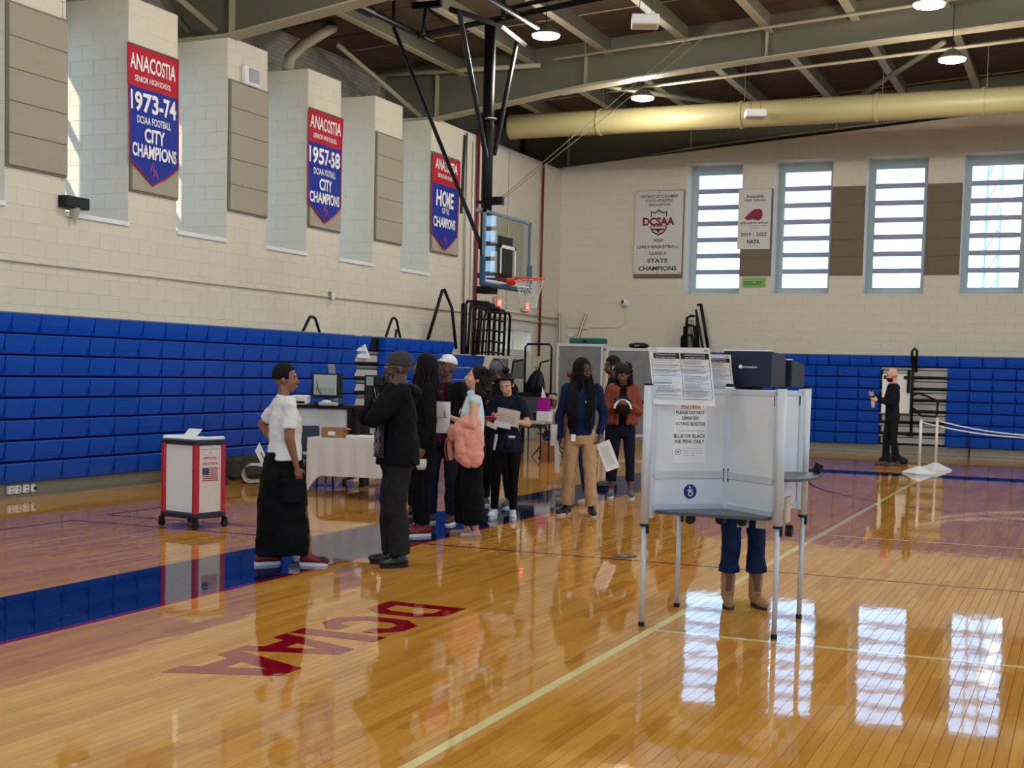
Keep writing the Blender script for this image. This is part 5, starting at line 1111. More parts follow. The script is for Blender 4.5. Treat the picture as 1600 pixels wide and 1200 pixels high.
def chain(lab, a, b, sag):
    pts = [(a[0] + (b[0] - a[0]) * t, a[1] + (b[1] - a[1]) * t, a[2] - sag * 4 * t * (1 - t)) for t in [k / 40 for k in range(41)]]
    tag(MB().path(pts, .014, 6).build('barrier_chain', WHITEP, smooth=True), lab, 'chain', 'white barrier chains')
chain('white chain swagging from the nearer rope post', (-2.645, 24.4, .9), (1.0, 24.6, .9), .21); chain('white chain swagging from the farther rope post', (-2.5, 25.68, .9), (1.0, 25.7, .9), .21)
r = thing('floor_robot', 'low black rounded bag or cleaner on the floor behind the bald man', 'floor bag', (-3.42, 27.0, 0), 0)
MB().lathe([(.25, 0), (.28, .03), (.28, .08), (.21, .13), (.1, .16), (.02, .17)], n=20).build('body', BLACKP, r, smooth=True); MB().path([(-.15, 0, .13), (-.05, 0, .19), (.1, 0, .19), (.15, 0, .13)], .012, 5).build('handle', BLACKM, r); MB().lathe([(.25, .0), (.268, .02), (.25, .03)], n=20).build('sole_ring', GREYINK, r)
r = thing('floor_cover_plate', 'round dark floor socket cover on the court left of the booth', 'cover plate', (-3.72, 11.35, 0.001), 0)
MB().lathe([(.11, 0), (.11, .003), (.1, .004)], n=24).build('plate', BLACKP, r); MB().lathe([(.03, .004), (.03, .005)], n=12).build('centre_screw', GALV, r)

# ================================================================== PEOPLE
# local frame of a figure: it faces -y, its own left hand is on +x, z up; built at 1.75 m and scaled
def blob(name, parts, m, parent, vox, smooth=3, disp=None, kind=None, label=None):
    b = MB()
    for p in parts: b.add(p)
    o = b.build(name, m, parent, True, label=label)
    q = o.modifiers.new('remesh', 'REMESH'); q.mode = 'VOXEL'; q.voxel_size = vox; q.use_smooth_shade = True
    if smooth: q = o.modifiers.new('smooth', 'SMOOTH'); q.factor = .5; q.iterations = smooth
    if disp:
        t = bpy.data.textures.new('folds', 'CLOUDS'); t.noise_scale = disp[1]; q = o.modifiers.new('folds', 'DISPLACE'); q.texture = t; q.strength = disp[0]; q.mid_level = .5; q.texture_coords = 'GLOBAL' if False else 'LOCAL'
    return o
def V(*a): return Vector(a)
def hand_parts(w, d, up, side, curl=.5, s=1.0):
    """w wrist, d direction of the hand, up = back-of-hand normal, side = towards the thumb"""
    d = d.normalized(); side = (side - d * side.dot(d)).normalized(); up = d.cross(side).normalized() * (1 if up.dot(d.cross(side)) >= 0 else -1)
    P = []; c = w + d * .05 * s
    M = Matrix((side, d, up)).transposed()
    P.append(ell(w + d * .052 * s, (.040 * s, .055 * s, .016 * s), 12, 8, M)); P.append(cone(w - d * .02, .024 * s, w + d * .03 * s, .027 * s))
    for k, (off, ln) in enumerate(((.030, .072), (.011, .082), (-.009, .076), (-.028, .060))):
        b0 = w + d * .085 * s + side * off * s; a = curl * (1.0 + .1 * k); d1 = (d * math.cos(a * .7) - up * math.sin(a * .7)); d2 = (d * math.cos(a * 1.7) - up * math.sin(a * 1.7))
        m_ = b0 + d1 * ln * .5 * s; P.append(cone(b0 - d1 * .02 * s, .0095 * s, m_, .009 * s, 8)); P.append(cone(m_, .009 * s, m_ + d2 * ln * .5 * s, .0075 * s, 8))
    t0 = w + d * .03 * s + side * .032 * s; t1 = t0 + (d * .6 + side * .7 - up * .25).normalized() * .035 * s; t2 = t1 + (d * .9 + side * .2 - up * .35).normalized() * .03 * s
    P.append(cone(t0, .013 * s, t1, .011 * s, 8)); P.append(cone(t1, .0105 * s, t2, .0085 * s, 8))
    return P
def arm_default(sx, kind):
    D = {'down': (V(.055, .02, -.30), V(.045, -.05, -.55)), 'hip': (V(.20, .10, -.21), V(-.01, .02, -.40)), 'pocket': (V(.07, .07, -.29), V(.03, -.03, -.50)),
         'neck': (V(.0, -.23, -.20), V(-.10, -.07, .05)), 'chest': (V(.05, -.02, -.29), V(-.10, -.22, -.20)), 'read': (V(.06, -.04, -.28), V(-.06, -.25, -.20)), 'read_high': (V(.06, -.08, -.26), V(-.08, -.26, -.10)), 'front': (V(.04, -.06, -.28), V(-.03, -.30, -.24)), 'low_front': (V(.05, 0, -.3), V(.0, -.14, -.50)), 'hug': (V(.10, -.03, -.27), V(-.16, -.22, -.20)), 'face': (V(.06, -.12, -.24), V(-.08, -.2, .0))}
    e, h = D[kind]; return V(e.x * sx, e.y, e.z), V(h.x * sx, h.y, h.z)
def figure(label, x, y, heading, Hh, skin, vox=.010, female=False, wt=1.0, la='down', ra='down', feet=((.10, 0), (-.10, 0)), toe=(8, -8), head=(0, 0), shirt=None, sleeve='long', hem=.90, pants=None, ankle=.055, pant_len=.06, skirt=None, shoes=None, sole=None, collar=None, lean=0., jacket=None, barefoot=False, curl=.6, seated=False, eyes=True, fold=(.02, .12), hip=1.0, cuffs=None, shoulders=1.0, boots=False, knees=None):
    r = thing('person', label, 'person', (x, y, 0), math.radians(heading + 90)); s = Hh / 1.75
    R = bpy.data.objects.new('tmp', None); bpy.data.objects.remove(R)
    S = Matrix.Scale(s, 4)
    def sc(vf): return [(a * s, b * s, c * s) for a, b, c in vf[0]], vf[1]
    dz = -.47 if seated else 0
    def sh(vf): return sc(([(a, b, c + dz) for a, b, c in vf[0]], vf[1])) if dz else sc(vf)
    fm = .9 if female else 1.0; sw = .178 * fm * (1 + (wt - 1) * .3) * shoulders
    # ---- skeleton
    SHD = {1: V(sw, 0, 1.42), -1: V(-sw, 0, 1.42)}; arms = {}
    for sx, kd in ((1, la), (-1, ra)):
        e, h = kd if isinstance(kd, tuple) else arm_default(sx, kd)
        arms[sx] = (SHD[sx], SHD[sx] + e, SHD[sx] + h)
    HIP = {1: V(.085 * hip, 0, .93), -1: V(-.085 * hip, 0, .93)}; legs = {}
    for sx, f in ((1, feet[0]), (-1, feet[1])):
        an = V(f[0], f[1], .085 if not seated else .085 - dz)
        if seated: kn = V(.12 * sx, -.42, .96); an = V(.12 * sx, -.38, .09 - dz)
        else: kn = (HIP[sx] + an) / 2 + V(0, -.03, .02)
        legs[sx] = (HIP[sx], kn, an)
    # ---- head
    yaw, pit = math.radians(head[0]), math.radians(head[1]); HP = V(0, .005, 1.50)
    HM = Matrix.Rotation(yaw, 3, 'Z') @ Matrix.Rotation(pit, 3, 'X')
    def hd(p): return HM @ (V(*p) - HP) + HP
    def hv(vf): return [tuple(hd(p)) for p in vf[0]], vf[1]
    P = [hv(ell((0, .012, 1.655), (.076, .097, .098), 20, 14)), hv(ell((0, -.028, 1.60), (.062, .066, .085), 18, 12)), hv(ell((0, -.045, 1.555), (.042, .045, .04), 14, 8)), hv(cone((0, -.088, 1.635), .010, (0, -.112, 1.600), .014, 8)), hv(ell((0, -.088, 1.562), (.025, .016, .013), 10, 6))]
    for sx in (1, -1):
        P.append(hv(ell((.077 * sx, .015, 1.615), (.012, .020, .032), 10, 8))); P.append(hv(cone((.015 * sx, -.092, 1.655), .009, (.045 * sx, -.082, 1.658), .009, 8)))
        P.append(hv(ell((.038 * sx, -.06, 1.595), (.025, .03, .025), 10, 8)))
    P.append(cone((0, .02, 1.42), .062 * (.9 if female else 1), hd((0, .012, 1.56)), .056 * (.9 if female else 1)))
    # torso core, arms, legs
    core = loft([(.84, .10, .08, 0, 0), (.93, .145 * hip, .10, 0, .01), (1.05, .125, .085, 0, 0), (1.25, .145, .095, 0, 0), (1.37, .155 * fm, .09, 0, 0), (1.43, .12 * fm, .065, 0, .01), (1.47, .055, .05, 0, .015)], 18)
    P.append(core); hr = .92 if female else 1.0
    for sx in (1, -1):
        a, e, h = arms[sx]; P += [cone(a + V(-.03 * sx, 0, -.0), .046, e, .042 * hr * (.5 + .5 * wt)), cone(e, .043 * hr * (.5 + .5 * wt), h, .026 * hr)]
        d = (h - e); d = d.normalized(); sd = V(-sx, 0, 0) if abs(d.z) < .8 else V(0, -1, 0)
        if abs(d.z) < .8: sd = V(0, 0, 1)
        P += hand_parts(h, d, V(sx, 0, 0) if abs(d.z) > .8 else V(sx * .3, -.2, .6), sd, curl, .95 * hr)
        hp, kn, an = legs[sx]; P += [cone(hp, .075, kn, .048), cone(kn, .048, an + V(0, 0, .02), .034), cone(an + V(0, .02, -.03), .03, an + V(0, -.05, -.055), .026)]
    body = blob('body', [sh(p) for p in P], SKINS[skin], r, vox * s, 2)
    # ---- face details
    if eyes:
        for sx in (1, -1):
            ey = MB().add(sh(hv(ell((.031 * sx, -.089, 1.638), (.013, .006, .007), 10, 6)))).build('eye', mat('eye_white', (206, 198, 190), .3), r, True)
            MB().add(sh(hv(ell((.031 * sx, -.0945, 1.638), (.0062, .003, .0062), 8, 6)))).build('iris', INK, ey, True)
            MB().add(sh(hv(([(.014 * sx, -.101, 1.657), (.05 * sx, -.092, 1.660), (.05 * sx, -.092, 1.666), (.014 * sx, -.102, 1.665)], [(0, 1, 2, 3)])))).build('eyebrow', mat('brow_hair', (30, 20, 16), .8), r)
        MB().add(sh(hv(ell((0, -.1015, 1.5635), (.022, .006, .007), 12, 6)))).build('lips', mat('lips_' + skin, {'dark': (92, 48, 42), 'brown': (120, 62, 54), 'mid': (150, 80, 70), 'light': (190, 96, 90), 'tan': (170, 92, 84)}[skin], .45), r, True)
    # ---- clothing
    k = wt
    def torso(hemz, gr, open_=False, neck=.07):
        rr = [(hemz, (.155 * hip * k + gr) * (1.02 if hemz < .95 else .95), .118 * k + gr, 0, .005), (.98, .15 * hip * k + gr, .115 * k + gr, 0, .0), (1.08, (.14 if not female else .13) * k + gr, .108 * k + gr, 0, -.004 * k), (1.22, .158 * fm * (1 + (k - 1) * .8) + gr, .115 * (1 + (k - 1) * .7) + gr, 0, -.005), (1.34, .175 * fm * (1 + (k - 1) * .5) + gr, .108 + gr, 0, 0), (1.41, .158 * fm * shoulders + gr, .085 + gr * .7, 0, .008), (1.455, .105 * fm + gr * .5, .065 + gr * .5, 0, .014), (1.485, neck, .06, 0, .018)]
        T = [loft([q for q in rr if q[0] >= hemz], 22)]
        for sx in (1, -1): T.append(ell((sw * .86 * sx, .005, 1.40), (.078 + gr, .07 + gr * .8, .062 + gr * .6), 14, 8))
        if female: T += [ell((.06 * sx, -.085, 1.27), (.062 + gr * .3, .05 + gr * .3, .055), 14, 8) for sx in (1, -1)]
        return T
    def sleeves(gr, mode):
        T = []
        for sx in (1, -1):
            a, e, h = arms[sx]
            if mode == 'none': continue
            if mode == 'short': q = a + (e - a) * .62; T.append(cone(a + V(-.02 * sx, 0, 0), .06 + gr, a + (q - a) * .5, .06 + gr)); T.append(tube(a, q + (e - a) * .12, .058 + gr, .062 + gr, 14)); continue
            T.append(cone(a + V(-.02 * sx, 0, 0), .066 + gr, e, .056 + gr))
            if mode == 'long': T.append(cone(e, .056 + gr, e + (h - e) * .93, .042 + gr * .8))
            elif mode == 'three': T.append(cone(e, .047 + gr, e + (h - e) * .35, .042 + gr))
        return T
    if shirt:
        blob('shirt', [sh(p) for p in torso(hem, 0) + sleeves(0, sleeve)], shirt, r, vox * s * 1.15, 4, (fold[0], fold[1]))
    if jacket:
        m_, hz, slv, gr = jacket
        # a jacket worn open: two front halves leave the shirt showing
        T = torso(hz, gr) + sleeves(gr * .8, slv)
        blob('jacket', [sh(p) for p in T], m_, r, vox * s * 1.2, 3, (fold[0], fold[1]))
    if pants:
        T = [loft([(.80, .13 * hip * k, .10 * k, 0, 0), (.86, .158 * hip * k, .118 * k, 0, .008), (.94, .162 * hip * k, .118 * k, 0, .008), (1.02, .146 * k, .11 * k, 0, 0), (1.05, .135 * k, .1 * k, 0, 0)], 20)]
        for sx in (1, -1):
            hp, kn, an = legs[sx]; T += [cone(hp + V(0, .005, -.03), .092 * (k * .6 + .4), kn, max(.066, ankle * 1.02)), ell(tuple(kn), max(.064, ankle * 1.02), 12, 8), tube(kn, kn + (an - kn) * (1 - pant_len), max(.064, ankle * 1.02), ankle, 16)]
            if seated: pass
        blob('trousers', [sh(p) for p in T], pants, r, vox * s * 1.15, 3, (fold[0] * .8, fold[1]))
    if cuffs:
        for sx in (1, -1):
            hp, kn, an = legs[sx]; c0 = kn + (an - kn) * .46; blob('rolled_cuff', [sh(([tuple(V(*p)) for p in tube(c0, c0 + (an - kn).normalized() * .055, .078, .083, 16)[0]], tube(c0, c0 + (an - kn).normalized() * .055, .078, .083, 16)[1]))], cuffs, r, vox * s, 1)
    if skirt:
        m_, rings = skirt; blob('skirt', [sh(loft(rings, 26))], m_, r, vox * s * 1.2, 3, (.03, .14))
    if shoes:
        for sx, f, t in ((1, feet[0], toe[0]), (-1, feet[1], toe[1])):
            a = math.radians(t); an = legs[sx][2]; RM = Matrix.Rotation(a, 3, 'Z')
            def fx(vf): return [tuple(RM @ V(*p) + V(an.x, an.y, 0 if not seated else .0)) for p in vf[0]], vf[1]
            sd_ = (lambda vf: sc(vf)) if not seated else (lambda vf: sc(vf))
            T = [cone((0, .035, .055), .038, (0, -.06, .058), .040), cone((0, -.05, .055), .04, (0, -.155, .045), .034), ell((0, .0, .08), (.04, .055, .045), 12, 8), ell((0, -.11, .045), (.046, .085, .03), 14, 8)]
            if boots: T += [cone((0, .02, .08), .05, (0, .015, .245), .056)]
            if barefoot: T = [cone((0, .03, .035), .03, (0, -.14, .028), .026)]
            so = blob('shoe', [sd_(fx(p)) for p in T], shoes, r, .008, 2)
            out = [(.036 * math.cos(q) * (1.15 if math.sin(q) < 0 else .95), -.05 + .125 * math.sin(q)) for q in [2 * PI * i / 24 for i in range(24)]]
            n_ = len(out); vs = [(px * 1.12, py, z) for z in (.0, .028) for px, py in out]
            MB().add(sd_(fx((vs, [tuple(range(n_, 2 * n_)), tuple(range(n_ - 1, -1, -1))] + [(i, (i + 1) % n_, n_ + (i + 1) % n_, n_ + i) for i in range(n_)])))).build('sole', sole or BLACKP, so)
    r['_s'] = s
    info = dict(r=r, s=s, hd=lambda p: tuple(v * s for v in (hd(p) + V(0, 0, dz))), hv=lambda vf: sh(hv(vf)), sh=sh, arms=arms, legs=legs, sc=sc, vox=vox)
    del r['_s']
    return info
HAIRB = mat('black_hair', (13, 10, 10), .7, spec=.2, bump=.9, bscale=55); HAIRD = mat('dark_brown_hair', (26, 17, 14), .6, spec=.2, bump=.8, bscale=40); HAIRR = mat('auburn_hair', (104, 58, 36), .6, bump=.8, bscale=60); HAIRG = mat('grey_hair', (96, 90, 86), .7, bump=.8, bscale=70)
def hair_cap(I, m, low=1.60, grow=.010, name='hair'):
    b = ell((0, .02, 1.665), (.08 + grow, .098 + grow, .098 + grow), 20, 14); vs = []
    for p in b[0]:
        q = list(p)
        if q[2] < low: q[2] = low + (q[2] - low) * .1
        fr = 1.70 - .03 * (abs(q[0]) / .08)
        if q[1] < -.03 and q[2] < 1.71: q[1] = -.03 + (q[1] + .03) * .15
        vs.append(tuple(q))
    return blob(name, [I['hv']((vs, b[1]))], m, I['r'], I['vox'] * .9, 1)
def blobs(I, name, pts, m, label=None, disp=None, smooth=1):
    return blob(name, [I['hv'](ell(p[:3], p[3:] if len(p) > 4 else p[3], 12, 8)) for p in pts], m, I['r'], I['vox'] * .9, smooth, disp, label=label)
def strands(I, name, m, n, z0, z1, spread, seed=1, r0=.009, back=True, y0=.02, front=.35):
    rn = random.Random(seed); o = None
    b = MB()
    for k in range(n):
        a = -PI / 2 + (front + (2 * PI - 2 * front) * (k + .5) / n)
        px, py = .082 * math.cos(a), y0 + .098 * math.sin(a); L = rn.uniform(z1 - .03, z1 + .05)
        pts = [(px * .7, y0 + (py - y0) * .7, 1.735), (px * 1.02, y0 + (py - y0) * 1.02, 1.68), (px * 1.1, y0 + (py - y0) * 1.1, 1.6)]
        ns = 5
        for j in range(1, ns + 1):
            t = j / ns; w = spread * t; pts.append((px * (1.1 + w) + rn.uniform(-.01, .01), y0 + (py - y0) * (1.1 + w * .8) + rn.uniform(-.01, .01), 1.6 + (L - 1.6) * t))
        b.path(pts, [r0] * (len(pts) - 1) + [r0 * .6], 6)
    mp = I['hv']; vf = (b.v, b.f); vf = mp(vf); b2 = MB().add(vf); return b2.build(name, m, I['r'], True, kind='stuff')
def glasses(I, m=BLACKM):
    g = MB()
    for sx in (1, -1):
        g.path([(.032 * sx + .022 * math.cos(2 * PI * k / 12), -.105, 1.636 + .017 * math.sin(2 * PI * k / 12)) for k in range(12)], .0022, 5, True); g.path([(.054 * sx, -.103, 1.64), (.078 * sx, -.05, 1.642), (.083 * sx, .02, 1.635)], .0022, 5)
    g.path([(-.01, -.106, 1.638), (.01, -.106, 1.638)], .002, 5); v = I['hv']((g.v, g.f)); MB().add(v).build('glasses', m, I['r'])
def at(I, p, sx=None): return tuple(v * I['s'] for v in p)
def held(name, label, cat, I, build, group=None):
    """a held thing stays top-level: same place and turn as the person who holds it"""
    r0 = I['r']; r = thing(name, label, cat, r0.location, r0.rotation_euler[2], group); build(r, I['s']); return r
def card(c, u, v, w, h, t=.002):
    c, u, v = Vector(c), Vector(u).normalized(), Vector(v); v = (v - u * v.dot(u)).normalized(); n = u.cross(v); P = []
    for k in (0, t):
        for a, b in ((-1, -1), (1, -1), (1, 1), (-1, 1)): P.append(tuple(c + u * w / 2 * a + v * h / 2 * b + n * k))
    return P, [(0, 3, 2, 1), (4, 5, 6, 7), (0, 1, 5, 4), (1, 2, 6, 5), (2, 3, 7, 6), (3, 0, 4, 7)]
def cl(n, rgb, rough=.85, var=0, **k): return mat(n, rgb, rough, spec=.15, bump=.6, bscale=15, var=var, vscale=12, **k)
BLK = cl('black_cloth', (11, 11, 14)); CHAR = cl('charcoal_cloth', (36, 36, 37)); NAVY = cl('navy_cloth', (22, 34, 66)); NAVY2 = cl('dark_navy_cloth', (20, 24, 40)); WHT = cl('white_cotton', (226, 226, 224)); PALEB = cl('pale_blue_knit', (206, 222, 226)); MAR = cl('maroon_cloth', (66, 16, 30)); KHAKI = cl('khaki_cloth', (186, 150, 110), var=.12); DENIM = cl('blue_denim', (34, 58, 88), var=.25); DENIM2 = cl('dark_denim', (16, 36, 66), var=.25); CORAL = cl('coral_jacket_cloth', (230, 160, 142)); RUST = cl('rust_leather', (128, 62, 44), .5); GREYC = cl('heather_grey_cloth', (150, 146, 140))
WSHOE = mat('white_shoe', (226, 226, 224), .5); BSHOE = mat('black_leather_shoe', (20, 18, 18), .3); GSHOE = mat('grey_suede_shoe', (90, 92, 94), .8); BRSHOE = mat('brown_leather_shoe', (78, 48, 34), .5); TANB = mat('tan_boot_suede', (168, 124, 84), .85, bump=.3, bscale=90); REDSH = mat('red_shoe_leather', (120, 12, 24), .45)

# 1 woman in the white T-shirt
I = figure('woman in a white T-shirt and long black skirt, hand on hip, leftmost person', -5.96, 9.30, 48, 1.63, 'mid', .0075, True, 1.28, la='hip', ra='down', feet=((.06, .17), (-.08, -.20)), toe=(10, -25), head=(-22, 2), shirt=WHT, sleeve='short', hem=.93, shoes=REDSH, sole=WSHOE, hip=1.14, fold=(.025, .1),
           skirt=(BLK, [(.10, .21, .245, .0, .0), (.2, .215, .24, 0, .0), (.45, .215, .225, 0, .01), (.7, .215, .205, 0, .01), (.85, .205, .185, 0, .01), (.95, .195, .165, 0, .01), (1.0, .18, .15, 0, 0)]))
hair_cap(I, HAIRB, 1.62, .008); r = I['r']; s = I['s']
for sx in (1, -1):
    an = I['legs'][sx][2]; a_ = math.radians(10 if sx > 0 else -25); q_ = V(math.sin(a_), -math.cos(a_), 0)
    MB().add(I['sc'](ell(tuple(V(an.x, an.y, .052) + q_ * .135), (.043, .05, .034), 12, 8))).build('toe_cap', BSHOE, r, True)
    MB().add(I['hv'](path([(.085 * sx, .0 + .018 * math.cos(2 * PI * k / 12), 1.565 + .018 * math.sin(2 * PI * k / 12)) for k in range(12)], .002, 5, True))).build('earring', GALV, r)
MB().add(I['sc'](box(-.235, -.20, -.10, .08, .56, .76, .012))).build('cargo_pocket', BLK, r); MB().add(I['sc'](box(-.24, -.20, -.105, .085, .73, .77, .008))).build('pocket_flap', BLK, r)
def b(r, s): 
    MB().add(card((.40 * s, .10 * s, .93 * s), (.75, .1, .55), (-.3, -.2, .9), .26 * s, .10 * s)).build('sheet', PAPER, r)
    MB().add(card((.37 * s, .095 * s, .925 * s), (.75, .1, .55), (-.3, -.2, .9), .12 * s, .02 * s, .004)).build('print', GREYINK, r)
held('folded_flyer', 'folded white flyer held behind the woman in the white T-shirt', 'flyer', I, b)

# 2 man in the beanie
I = figure('man in a dark grey knit cap and black hooded jacket, hands at his neck', -5.17, 9.76, 218, 1.745, 'dark', .0075, False, 1.32, la='neck', ra='neck', feet=((.10, .02), (-.11, -.02)), toe=(12, -12), head=(-12, 4), shirt=cl('argyle_base_cloth', (46, 48, 52)), jacket=(BLK, .84, 'long', .022), pants=CHAR, ankle=.085, pant_len=.05, shoes=BSHOE, hip=1.02, fold=(.035, .13))
r = I['r']; s = I['s']
b_ = ell((0, .022, 1.675), (.088, .108, .098), 20, 14); vs = [(a, b2, max(c, 1.655 - .02 * (b2 > 0)) if c < 1.655 else c) for a, b2, c in b_[0]]
blob('knit_cap', [I['hv']((vs, b_[1]))], mat('dark_grey_knit', (58, 54, 54), .95, bump=.6, bscale=160), r, .007, 1); glasses(I, GALV)
blob('hood', [I['sc'](ell((0, .10, 1.44), (.15, .085, .06), 16, 8)), I['sc'](ell((.09, .04, 1.46), (.06, .1, .045), 12, 8)), I['sc'](ell((-.09, .04, 1.46), (.06, .1, .045), 12, 8))], BLK, r, .009, 3, (.03, .08))
# argyle panel of the pullover showing in the open front
ag = MB(); 
PK = mat('argyle_rose', (126, 66, 78), .9); GY = mat('argyle_grey', (104, 106, 108), .9); LN = mat('argyle_line', (176, 172, 168), .9)
def surf(u, z, o=.0): a = u / .2; return (I['s'] * (.262 + o) * math.sin(a), I['s'] * (-.004 - (.188 + o) * math.cos(a)), I['s'] * z)
pn = MB(); vs = [surf(-.03 + .016 * i, .90 + .02 * j) for i in range(12) for j in range(20)]; pn.add((vs, [(i * 20 + j, (i + 1) * 20 + j, (i + 1) * 20 + j + 1, i * 20 + j + 1) for i in range(11) for j in range(19)])).build('pullover_front', cl('argyle_base_cloth', (46, 48, 52)), r)
for k in range(4):
    for j in range(2):
        uc, zc = .02 + j * .065, .95 + k * .095 + j * .0475; d1, d2 = .028, .044
        q = [surf(uc, zc - d2, .004), surf(uc + d1, zc, .004), surf(uc, zc + d2, .004), surf(uc - d1, zc, .004)]
        MB().add((q, [(0, 1, 2, 3)])).build('argyle_diamond', PK if (k + j) % 2 else GY, r)
for k in range(5):
    for sg in (1, -1): MB().path([surf(-.01 + .024 * t, .90 + k * .095 + (sg * .036 * t if sg > 0 else .18 - .036 * t - .0), .006) for t in range(5)], .0022, 4).build('argyle_line', LN, r)

# 3 woman behind him with braids
I = figure('woman with long dark braids in black, mostly hidden behind the man in the knit cap', -5.93, 11.72, 222, 1.76, 'brown', .010, True, 1.0, la='down', ra='down', feet=((.1, 0), (-.1, 0)), head=(-8, 0), shirt=BLK, sleeve='long', pants=BLK, ankle=.06, shoes=REDSH, sole=WSHOE)
hair_cap(I, HAIRB, 1.62); strands(I, 'braids', HAIRB, 34, 1.2, 1.33, .25, 2, .011)
def b(r, s):
    a = I['arms'][1][2] * s; MB().lathe([(.035, 0), (.05, .03), (.055, .085), (.05, .09)], (a.x, a.y - .02, a.z - .22), 16).build('cup', mat('milky_cup', (206, 216, 208), .3), r, True); MB().lathe([(.052, .09), (.052, .1)], (a.x, a.y - .02, a.z - .22), 16).build('lid', PAPER, r)
held('white_bowl', 'small white lidded tub held low by the woman with braids', 'tub', I, b)

# 4 person with a dark afro, seen from behind
I = figure('person with loose black hair turned away, left of the white-capped man', -6.75, 13.3, 110, 1.62, 'dark', .012, True, 1.1, la='down', ra='down', shirt=cl('pale_green_cloth', (176, 196, 150)), jacket=(BLK, .75, 'long', .02), pants=BLK, shoes=BSHOE, eyes=False)
blobs(I, 'hair', [(0, .03, 1.66, .115, .125, .115), (0, .06, 1.56, .11, .10, .11), (.07, .03, 1.6, .06), (-.07, .03, 1.6, .06)], HAIRB, disp=(.03, .04))
blob('scarf', [I['sc'](ell((0, .03, 1.47), (.09, .075, .035), 14, 8))], cl('pale_green_cloth', (176, 196, 150)), I['r'], .01, 2)

# 5 man in the white cap
I = figure('man in a white cap, open black jacket and maroon shirt looking up to the left', -6.19, 12.72, 276, 1.76, 'dark', .009, False, 1.12, la='down', ra='down', feet=((.11, .0), (-.13, -.05)), toe=(0, -55), head=(-24, -10), shirt=MAR, sleeve='long', hem=.86, pants=NAVY2, ankle=.075, shoes=BRSHOE, sole=WSHOE, fold=(.03, .12))
r = I['r']; b_ = ell((0, .01, 1.69), (.088, .108, .085), 20, 14); vs = [(a, b2, max(c, 1.675) if c < 1.675 else c) for a, b2, c in b_[0]]
cap = blob('cap', [I['hv']((vs, b_[1])), I['hv'](ell((0, -.125, 1.678), (.072, .075, .008), 16, 6))], WHT, r, .006, 1); MB().add(I['hv'](text('A', 0, 1.722, .045, .035, -.103, .03))).build('cap_badge', MAROON, r)
# jacket halves left and right of the shirt front
s = I['s']
def halfjacket(I, m, hz, gr, gap=.055, name='jacket'):
    s = I['s']; T = []
    for sx in (1, -1):
        a, e, h = I['arms'][sx]
        T += [cone(a + V(-.02 * sx, 0, 0), .078, e, .062), cone(e, .062, e + (h - e) * .92, .048)]
        for z0, z1, rx, ry in ((hz, .98, .18, .145), (.98, 1.22, .175, .14), (1.22, 1.40, .17, .12)):
            for q in range(7):
                an = math.radians(-90 + 24 + q * 24 if sx > 0 else 270 - 24 - q * 24); T.append(cone((rx * math.cos(an), ry * math.sin(an), z0), .03, (rx * .98 * math.cos(an), ry * .98 * math.sin(an), z1), .03, 8))
        T.append(cone((.06 * sx, -.07, 1.43), .03, (.15 * sx, .0, 1.43), .045)); T.append(cone((.0, .06, 1.44), .04, (.15 * sx, .02, 1.42), .05))
    return blob(name, [I['sc'](p) for p in T], m, I['r'], .012 * s, 4, (.02, .1))
halfjacket(I, BLK, .84, .02)

# 6 curly haired woman
I = figure('pale woman with dark curly hair in a white sleeveless top and wide black trousers', -5.47, 11.86, 212, 1.66, 'light', .0085, True, 1.12, la='hug', ra='chest', feet=((.10, .04), (-.10, -.03)), toe=(15, -15), head=(0, -14), shirt=PALEB, sleeve='none', hem=.92, pants=BLK, ankle=.12, pant_len=.12, shoes=mat('beige_flat_shoe', (186, 158, 130), .6), sole=mat('beige_sole', (150, 120, 96), .6), barefoot=True, hip=1.1, collar=1, fold=(.015, .1))
rn = random.Random(4); pts = [(0, .03, 1.67, .098, .108, .10), (0, .075, 1.58, .115, .09, .13)]
for k in range(60):
    a = rn.uniform(-.15, PI + .15); z = rn.uniform(1.47, 1.74); q = .095 + .045 * (1.75 - z); pts.append((q * math.cos(a), .03 + (q + .02) * math.sin(a), z, rn.uniform(.024, .036)))
blobs(I, 'curly_hair', pts, HAIRD, disp=(.018, .02))
r = I['r']; s = I['s']; blob('collar', [I['sc'](ell((0, .0, 1.475), (.068, .068, .035), 14, 8))], PALEB, r, .009, 1)
MB().path([tuple(v * s for v in p) for p in ((.10, .03, 1.47), (.03, -.11, 1.36), (-.06, -.135, 1.2), (-.13, -.12, 1.06))], .005, 5).build('bag_strap', BLACKP, r)
def b(r, s):
    a = [(.17, -.05, 1.17, .115, .12, .085), (.12, -.14, 1.08, .13, .085, .12), (.16, -.13, .92, .125, .07, .16), (.22, -.02, 1.0, .08, .12, .17), (.02, -.21, 1.06, .10, .045, .10), (-.05, -.22, .95, .06, .04, .15), (.2, -.06, .80, .10, .09, .08), (.26, .0, .86, .05, .09, .14), (-.02, -.21, .84, .03, .03, .07)]
    blob('cloth', [ell(tuple(v * s for v in p[:3]), tuple(v * s for v in p[3:]), 16, 10) for p in a], CORAL, r, .009, 3, (.03, .06)); MB().path([tuple(v * s for v in p) for p in ((.0, -.27, 1.0), (-.04, -.275, .9), (-.02, -.25, .78))], .006, 5).build('zip', mat('coral_zip', (196, 108, 86), .5), r)
held('folded_jacket', 'coral jacket draped over the arm of the curly haired woman', 'jacket', I, b)
